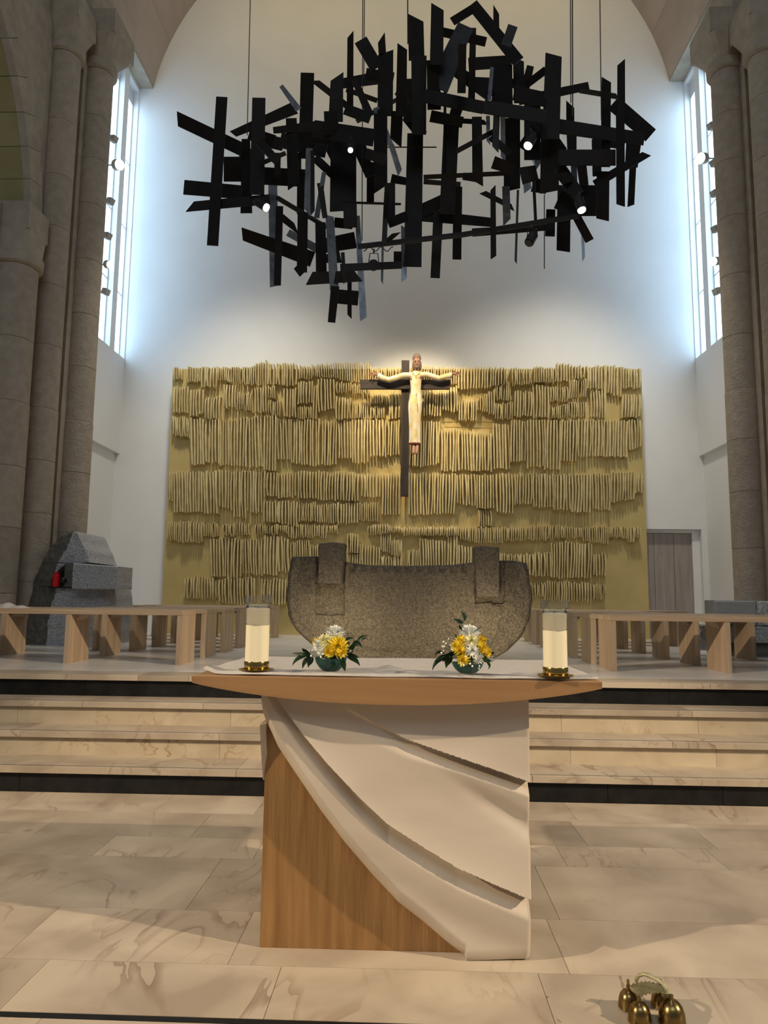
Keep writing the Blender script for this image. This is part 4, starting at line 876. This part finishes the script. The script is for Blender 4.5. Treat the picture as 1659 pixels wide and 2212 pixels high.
# x1,y1,x2,y2,w1,w2,(material),shear1,shear2
PL = [(479,209,459,530,23,23,0,0,0),(383,256,522,322,27,27,0,8,0),(559,211,555,420,27,30,0,0,0),(503,289,638,232,14,26,0,4,0),(531,300,532,460,17,24,0,0,0),(397,404,522,415,30,28,0,0,0),(410,446,583,430,19,20,0,-10,0),
(540,378,670,385,36,36,0,0,0),(538,288,592,305,26,26,0,0,0),(483,365,525,365,52,52,0,0,0),(589,395,593,618,18,19,1,0,2),(604,445,599,616,14,14,0,0,0),(523,505,675,560,24,32,0,6,0),(600,462,641,495,14,12,0,0,12),
(622,502,690,540,14,16,1,0,0),(650,380,649,462,15,15,0,0,0),(668,320,664,458,13,14,1,0,-8),(675,325,675,460,7,8,0,0,6),(654,458,652,588,21,21,0,0,0),(692,480,694,588,21,22,0,0,0),(690,532,768,518,29,34,0,0,0),(712,466,722,624,17,18,1,-3,2),
(668,601,774,596,26,22,0,-8,8),(724,618,716,696,17,15,0,0,0),(772,466,785,689,9,14,1,0,4),(755,600,755,684,8,8,0,0,-5),(728,640,774,644,29,30,0,0,0),(735,578,868,572,15,14,0,0,0),(859,543,859,578,16,16,0,0,0),
(835,415,830,525,9,10,0,0,0),(827,520,825,610,5,5,1,0,-4),(872,490,873,605,10,11,1,-4,4),(897,288,891,576,33,38,0,0,0),(742,292,741,455,54,56,0,0,2),(756,440,757,491,28,28,0,0,0),(664,157,659,342,28,27,0,0,0),
(590,281,680,272,12,20,0,0,0),(677,277,808,297,35,36,0,0,0),(728,165,725,262,26,30,0,10,0),(738,180,815,168,20,26,0,0,0),(680,174,749,228,12,12,0,-8,0),(757,74,756,232,12,13,0,8,0),(779,86,814,146,28,28,0,0,0),(824,84,826,116,15,15,0,14,0),
(833,113,832,250,32,32,0,6,0),(822,245,822,408,28,28,0,0,10),(869,100,866,250,20,22,0,-7,0),(858,240,855,308,24,24,0,0,-10),(812,232,843,312,12,12,1,0,0),(845,312,864,373,10,11,1,0,6),(748,193,815,217,9,9,0,0,0),(770,262,890,197,8,7,0,0,0),
(898,38,900,130,32,33,0,-9,0),(945,14,943,140,26,28,0,-8,0),(1020,8,1120,132,24,26,0,0,0),(977,46,1022,18,17,17,0,0,0),(945,66,1050,90,18,19,0,0,0),(1006,55,945,190,34,46,2,0,0),(1072,20,1072,70,11,12,0,-10,0),(1108,55,1093,98,20,20,2,0,0),
(1022,60,1018,240,12,14,0,0,0),(999,95,997,200,16,17,0,0,0),(1012,138,1105,132,26,25,0,0,0),(1063,145,1057,215,7,7,1,0,0),(968,140,1062,207,24,26,0,0,0),(915,206,1045,232,28,26,0,0,0),(1045,230,1182,252,28,28,0,0,0),(990,225,967,298,24,20,0,0,0),
(962,150,960,380,6,6,0,0,0),(975,270,966,462,32,32,0,0,0),(947,455,940,600,20,19,0,0,0),(1030,252,1032,395,20,22,0,0,-7),(988,260,1050,264,9,9,0,0,5),(985,327,1067,283,9,9,0,0,0),(1054,250,1055,308,7,7,1,0,-5),(1073,250,1070,322,13,13,2,0,-7),(1086,252,1087,343,9,9,1,0,-6),
(1106,255,1106,410,34,34,0,0,4),(915,382,1090,374,8,8,0,0,0),(915,392,995,398,9,9,0,0,0),(912,455,988,420,28,27,0,0,0),(910,465,1062,480,24,18,0,0,0),(989,403,987,560,18,18,0,0,0),(1065,405,1066,556,10,11,0,6,4),(1043,415,1108,448,10,9,0,-5,6),
(1093,402,1095,480,15,15,2,0,8),(1119,410,1114,566,5,5,0,0,-4),(1136,366,1140,412,16,15,1,0,5),(1152,352,1195,288,26,22,1,-10,10),(1176,420,1176,580,2,2,0,0,0),(1196,118,1190,300,34,36,0,-4,0),(1188,300,1187,414,38,39,0,0,4),
(1135,184,1180,150,14,15,0,0,0),(1146,142,1134,192,14,18,0,0,0),(1120,217,1272,185,18,16,0,0,0),(1252,195,1334,208,9,10,0,0,4),(1310,172,1308,360,19,19,0,-6,0),(1342,134,1342,250,15,16,0,7,0),(1325,222,1406,292,33,32,0,0,0),
(1205,272,1392,300,30,26,0,0,0),(1232,225,1232,272,16,16,0,-8,0),(1207,340,1330,340,33,33,0,0,0),(1238,300,1242,428,12,11,2,0,4),(1288,300,1290,380,18,18,0,0,0),(1340,250,1341,443,17,17,0,0,-3),(1368,345,1363,444,13,13,0,0,3),(1285,398,1397,332,17,15,0,0,6),
(1370,298,1364,360,32,26,0,0,0),(1303,370,1302,474,26,26,0,0,-3),(1268,400,1268,466,44,46,0,0,0),(1219,400,1217,542,27,28,0,0,-2),(1246,468,1274,520,17,18,0,0,0),(1258,485,1261,560,6,6,1,0,5),(1190,452,1188,510,18,20,0,0,0),(1020,502,1190,490,16,12,0,0,0),
(1212,386,1234,380,24,22,0,0,0),(800,350,800,436,14,15,0,0,0),(680,340,722,380,17,17,0,0,0),(629,255,634,402,22,24,0,0,8),(605,302,705,325,32,30,0,0,0),(570,350,617,330,8,8,0,0,0),(600,330,598,400,12,12,0,0,0),(607,185,645,236,8,12,1,0,0),
(838,482,880,466,20,20,0,0,0),(842,395,842,472,22,22,0,0,0),(830,526,856,503,8,9,0,0,8),(722,480,762,484,20,20,0,0,0),(905,120,905,290,32,30,0,0,0),(936,130,938,236,28,28,0,0,0),(880,170,882,262,18,20,0,0,0),(1085,140,1085,242,42,44,0,0,0),
(1120,128,1122,222,22,22,0,-5,0),(1150,215,1150,345,34,34,0,0,0),(1010,176,1125,180,20,18,0,0,0),(1060,295,1100,330,14,14,0,0,0),(1065,350,1110,365,26,22,0,0,0),(700,300,730,360,14,14,0,0,0),(700,372,684,470,8,10,2,0,0),(640,290,720,300,26,26,0,0,0),(770,300,800,380,30,20,0,0,0),
(845,385,880,392,18,14,0,0,0),(1128,300,1170,330,34,30,0,0,0),(1255,345,1262,400,20,18,0,0,0),(560,305,600,350,18,16,0,0,0),(655,590,640,575,20,14,0,0,0),(765,170,800,250,12,16,0,0,0),(745,235,800,255,22,22,0,0,0),(1205,430,1250,450,40,36,0,0,0),(740,545,745,610,7,6,0,0,3),(700,560,735,552,14,30,0,0,0),
(790,160,850,170,26,26,0,0,0),(715,240,716,292,30,28,0,0,0),(860,190,905,215,30,26,0,0,0),(930,250,1000,264,24,22,0,0,0),(1110,200,1180,215,30,30,0,0,0),(1160,260,1212,330,34,30,0,0,0),(1235,290,1236,345,20,18,0,0,0),
(1280,300,1350,310,24,24,0,0,0),(560,300,612,312,26,26,0,0,0),(640,330,641,402,20,18,0,0,0),(691,395,702,470,12,10,0,0,0),(790,330,832,345,20,22,0,0,0),(1150,398,1182,405,30,26,0,0,0),(1060,222,1102,232,30,28,0,0,0),(880,250,912,292,26,24,0,0,0),
(1000,380,1042,388,14,12,0,0,0),(600,375,662,380,20,18,0,0,0),(518,330,560,338,26,24,0,0,0),(1125,380,1160,372,36,30,0,0,0),(1205,360,1250,420,30,26,0,0,0)]
MS = ['steel', 'steel2', 'steelm']
MT['steelm'] = mat('mid grey steel plate', (.028, .028, .030), (.05, .05, .053), rough=.45, scale=6, metal=.3)
def plate(x1, y1, x2, y2, w1, w2, m, s1, s2, Y1=None, Y2=None, th=.010):
    dx, dy = x2 - x1, y2 - y1; L_ = math.hypot(dx, dy); tx_, ty_ = dx / L_, dy / L_; nx, ny = -ty_, tx_
    if Y1 is None:
        Y1 = RP.uniform(7.3, 8.8); Y2 = Y1 + RP.uniform(-.12, .12) * (2.2 if m == 1 else 1)
    bm = bmesh.new(); NS = 5; bend = RP.uniform(-.03, .03); rings = []
    tw = RP.uniform(-.05, .05)
    for k in range(NS):
        u = k / (NS - 1); cx_, cy_ = lerp(x1, x2, u), lerp(y1, y2, u); w = lerp(w1, w2, u) / 2 + (.6 if w1 > 6 else 0); Yc = lerp(Y1, Y2, u) + bend * math.sin(math.pi * u); s_ = s1 * (1 - u) if u < .5 else 0
        sh = s1 if k == 0 else (s2 if k == NS - 1 else 0); q = []
        for e in (1, -1):
            px_, py_ = cx_ + nx * w * e + tx_ * sh * e, cy_ + ny * w * e + ty_ * sh * e
            p = P(px_, py_, Y=Yc + tw * e); q.append(bm.verts.new(p)); 
        for e in (0, 1):
            q.append(bm.verts.new(q[e].co + Vector((0, th, 0))))
        rings.append(q)
    for A, B in zip(rings, rings[1:]):
        for i, j in ((0, 1), (1, 3), (3, 2), (2, 0)): bm.faces.new((A[i], A[j], B[j], B[i]))
    for A in (rings[0], rings[-1]): bm.faces.new((A[0], A[1], A[3], A[2]))
    return link('steel_plate', bm, MS[m], HS)
for p in PL: plate(*p)
for a_, b_, r_ in (((817, 318, 8.0), (943, 318, 8.1), .007), ((735, 437, 7.9), (866, 441, 8.0), .014), ((1152, 375, 7.9), (1157, 478, 7.9), .018), ((600, 428, 7.6), (704, 490, 8.4), .028)):
    bm = bmesh.new(); tube(bm, [P(a_[0], a_[1], Y=a_[2]), P(b_[0], b_[1], Y=b_[2])], r_, 8); link('steel_rod', bm, 'steel', HS)
for (x, yb_, x0) in ((534, 292, 544), (786, 170, 788), (782, 520, 784), (881, 95, 880), (1233, 222, 1232), (1237, 250, 1236), (1299, 260, 1294), (1290 - 36, 300, 1262)):
    if x == 1254: continue
    bm = bmesh.new(); b = P(x, yb_, Y=8.0); t = P(x0, -150, Y=8.0); d = (t - b) / (t.z - b.z); zc = VC[1] + math.sqrt(VR ** 2 - (b.x - VC[0]) ** 2); tube(bm, [b, b + d * (zc - b.z)], .0075 if x in (881, 1237) else .006, 6); link('cable', bm, 'cable', HS)
# lighting tracks and lamps in the sculpture
tr = empty('lighting_track', P(900, 520, Y=7.9), 'black lighting track running through the bottom of the steel sculpture', 'lighting track')
bm = bmesh.new()
for a, b in (((773, 533), (1000, 507)), ((1000, 507), (1250, 466))): tube(bm, [P(*a, Y=7.85), P(*b, Y=7.85)], .032, 8)
link('rail', bm, 'lampb', tr)
bm = bmesh.new(); pts = [P(x, 538 + 5 * math.sin(x * .25), Y=7.83) for x in range(785, 850, 4)]; tube(bm, pts, .006, 5); link('loose_cable', bm, 'lampb', tr)
def lamp(px_, py_, ax_, ay_, L_, r, Y, lit, label, m='lampb', up=16):
    """cylindrical spotlight; (px,py) lens centre, (ax,ay) pixel direction towards its back"""
    a = P(px_, py_, Y=Y); b = P(px_ + ax_, py_ + ay_, Y=Y + .035); d = (b - a).normalized()
    t = empty('spotlight', a, label, 'spotlight')
    bm = bmesh.new(); tube(bm, [a + d * .012, a + d * L_ * .7, a + d * L_ * .75, a + d * L_], [r, r, r * .8, r * .55], 20); link('housing', bm, m, t)
    bm = bmesh.new(); tube(bm, [a - d * .003, a + d * .018], [r * .86, r * .86], 20); link('lens', bm, ('lit' if lit else 'ink'), t)
    bm = bmesh.new(); s_ = Vector((1, 0, 0)); c = a + d * L_ * .55; top = c + Vector((0, .0, up * Y / F)); tube(bm, [c + s_ * (r + .004), top + s_ * (r * .8), top - s_ * (r * .8), c - s_ * (r + .004)], .006, 6); tube(bm, [top, top + Vector((0, 0, .05))], .010, 6); link('yoke', bm, m, t)
lamp(757, 325, 0, -10, .12, .030, 7.25, True, 'small lit lamp among the left centre plates of the sculpture')
lamp(1140, 316, 14, -28, .19, .05, 7.2, True, 'lit spotlight beside the slanting grey plate right of centre')
lamp(576, 449, -22, -14, .19, .046, 7.2, True, 'lit spotlight at the left of the sculpture beside a long grey plate')
lamp(1257, 455, -8, -26, .18, .048, 7.2, True, 'lit spotlight at the lower right of the sculpture')
lamp(1142, 526, 12, -22, .19, .055, 7.7, False, 'unlit black spotlight hanging under the right of the lighting track', up=20)
lamp(806, 578, 2, -12, .10, .055, 7.7, False, 'unlit round black lamp under the left of the lighting track', up=26)

# window-side lamp batteries on a pole behind the inner pillars
for sgn, rows_ in ((-1, [(243, 300, 0), (247, 356, 1), (236, 435, 0), (230, 510, 0), (232, 572, 2), (226, 631, 0)]), (1, [(1539, 272, 0), (1524, 342, 1), (1545, 352, 0), (1546, 418, 0), (1548, 495, 0), (1547, 565, 2), (1551, 630, 0)])):
    LY = 10.75
    side = 'left' if sgn < 0 else 'right'
    pole = empty('lamp_pole', P(rows_[0][0] - (-sgn) * 14, 600, Y=LY), 'slim white lamp pole hidden behind the %s inner pillar' % side, 'pole')
    bm = bmesh.new(); xx = P(214 if sgn < 0 else 1571, 450, Y=LY).x; tube(bm, [(xx, LY, ZP), (xx, LY, 10.9)], .03, 10); link('shaft', bm, 'lampw', pole)
    nth = ['topmost', 'second', 'third', 'fourth', 'fifth', 'sixth', 'lowest']
    for k, (x, y_, lit) in enumerate(rows_):
        a = P(x - sgn * (12 if lit == 1 else 7), y_, Y=LY - .05); t = empty('pole_spotlight', a, 'small %s box lamp beside the %s windows, %s of its column' % ('lit' if lit else 'unlit white', side, nth[k] if k < len(rows_) - 1 else 'lowest'), 'spotlight', 'lamps on the %s pole' % side)
        d = Vector((sgn * .7, .5, .3)).normalized(); r = .085 if lit == 1 else .066
        bm = bmesh.new(); tube(bm, [a + d * .01, a + d * .12, a + d * .13], [r, r, r * .7], 16 if lit else 4); link('housing', bm, 'lampw', t)
        bm = bmesh.new(); tube(bm, [a - d * .004, a + d * .014], r * (.85 if lit else .6), 16); link('lens', bm, 'lit' if lit else 'lampw', t)
        bm = bmesh.new(); tube(bm, [a + d * .12, Vector((xx - sgn * .0275, LY, a.z + .03))], .012, 6); link('arm', bm, 'lampw', t)
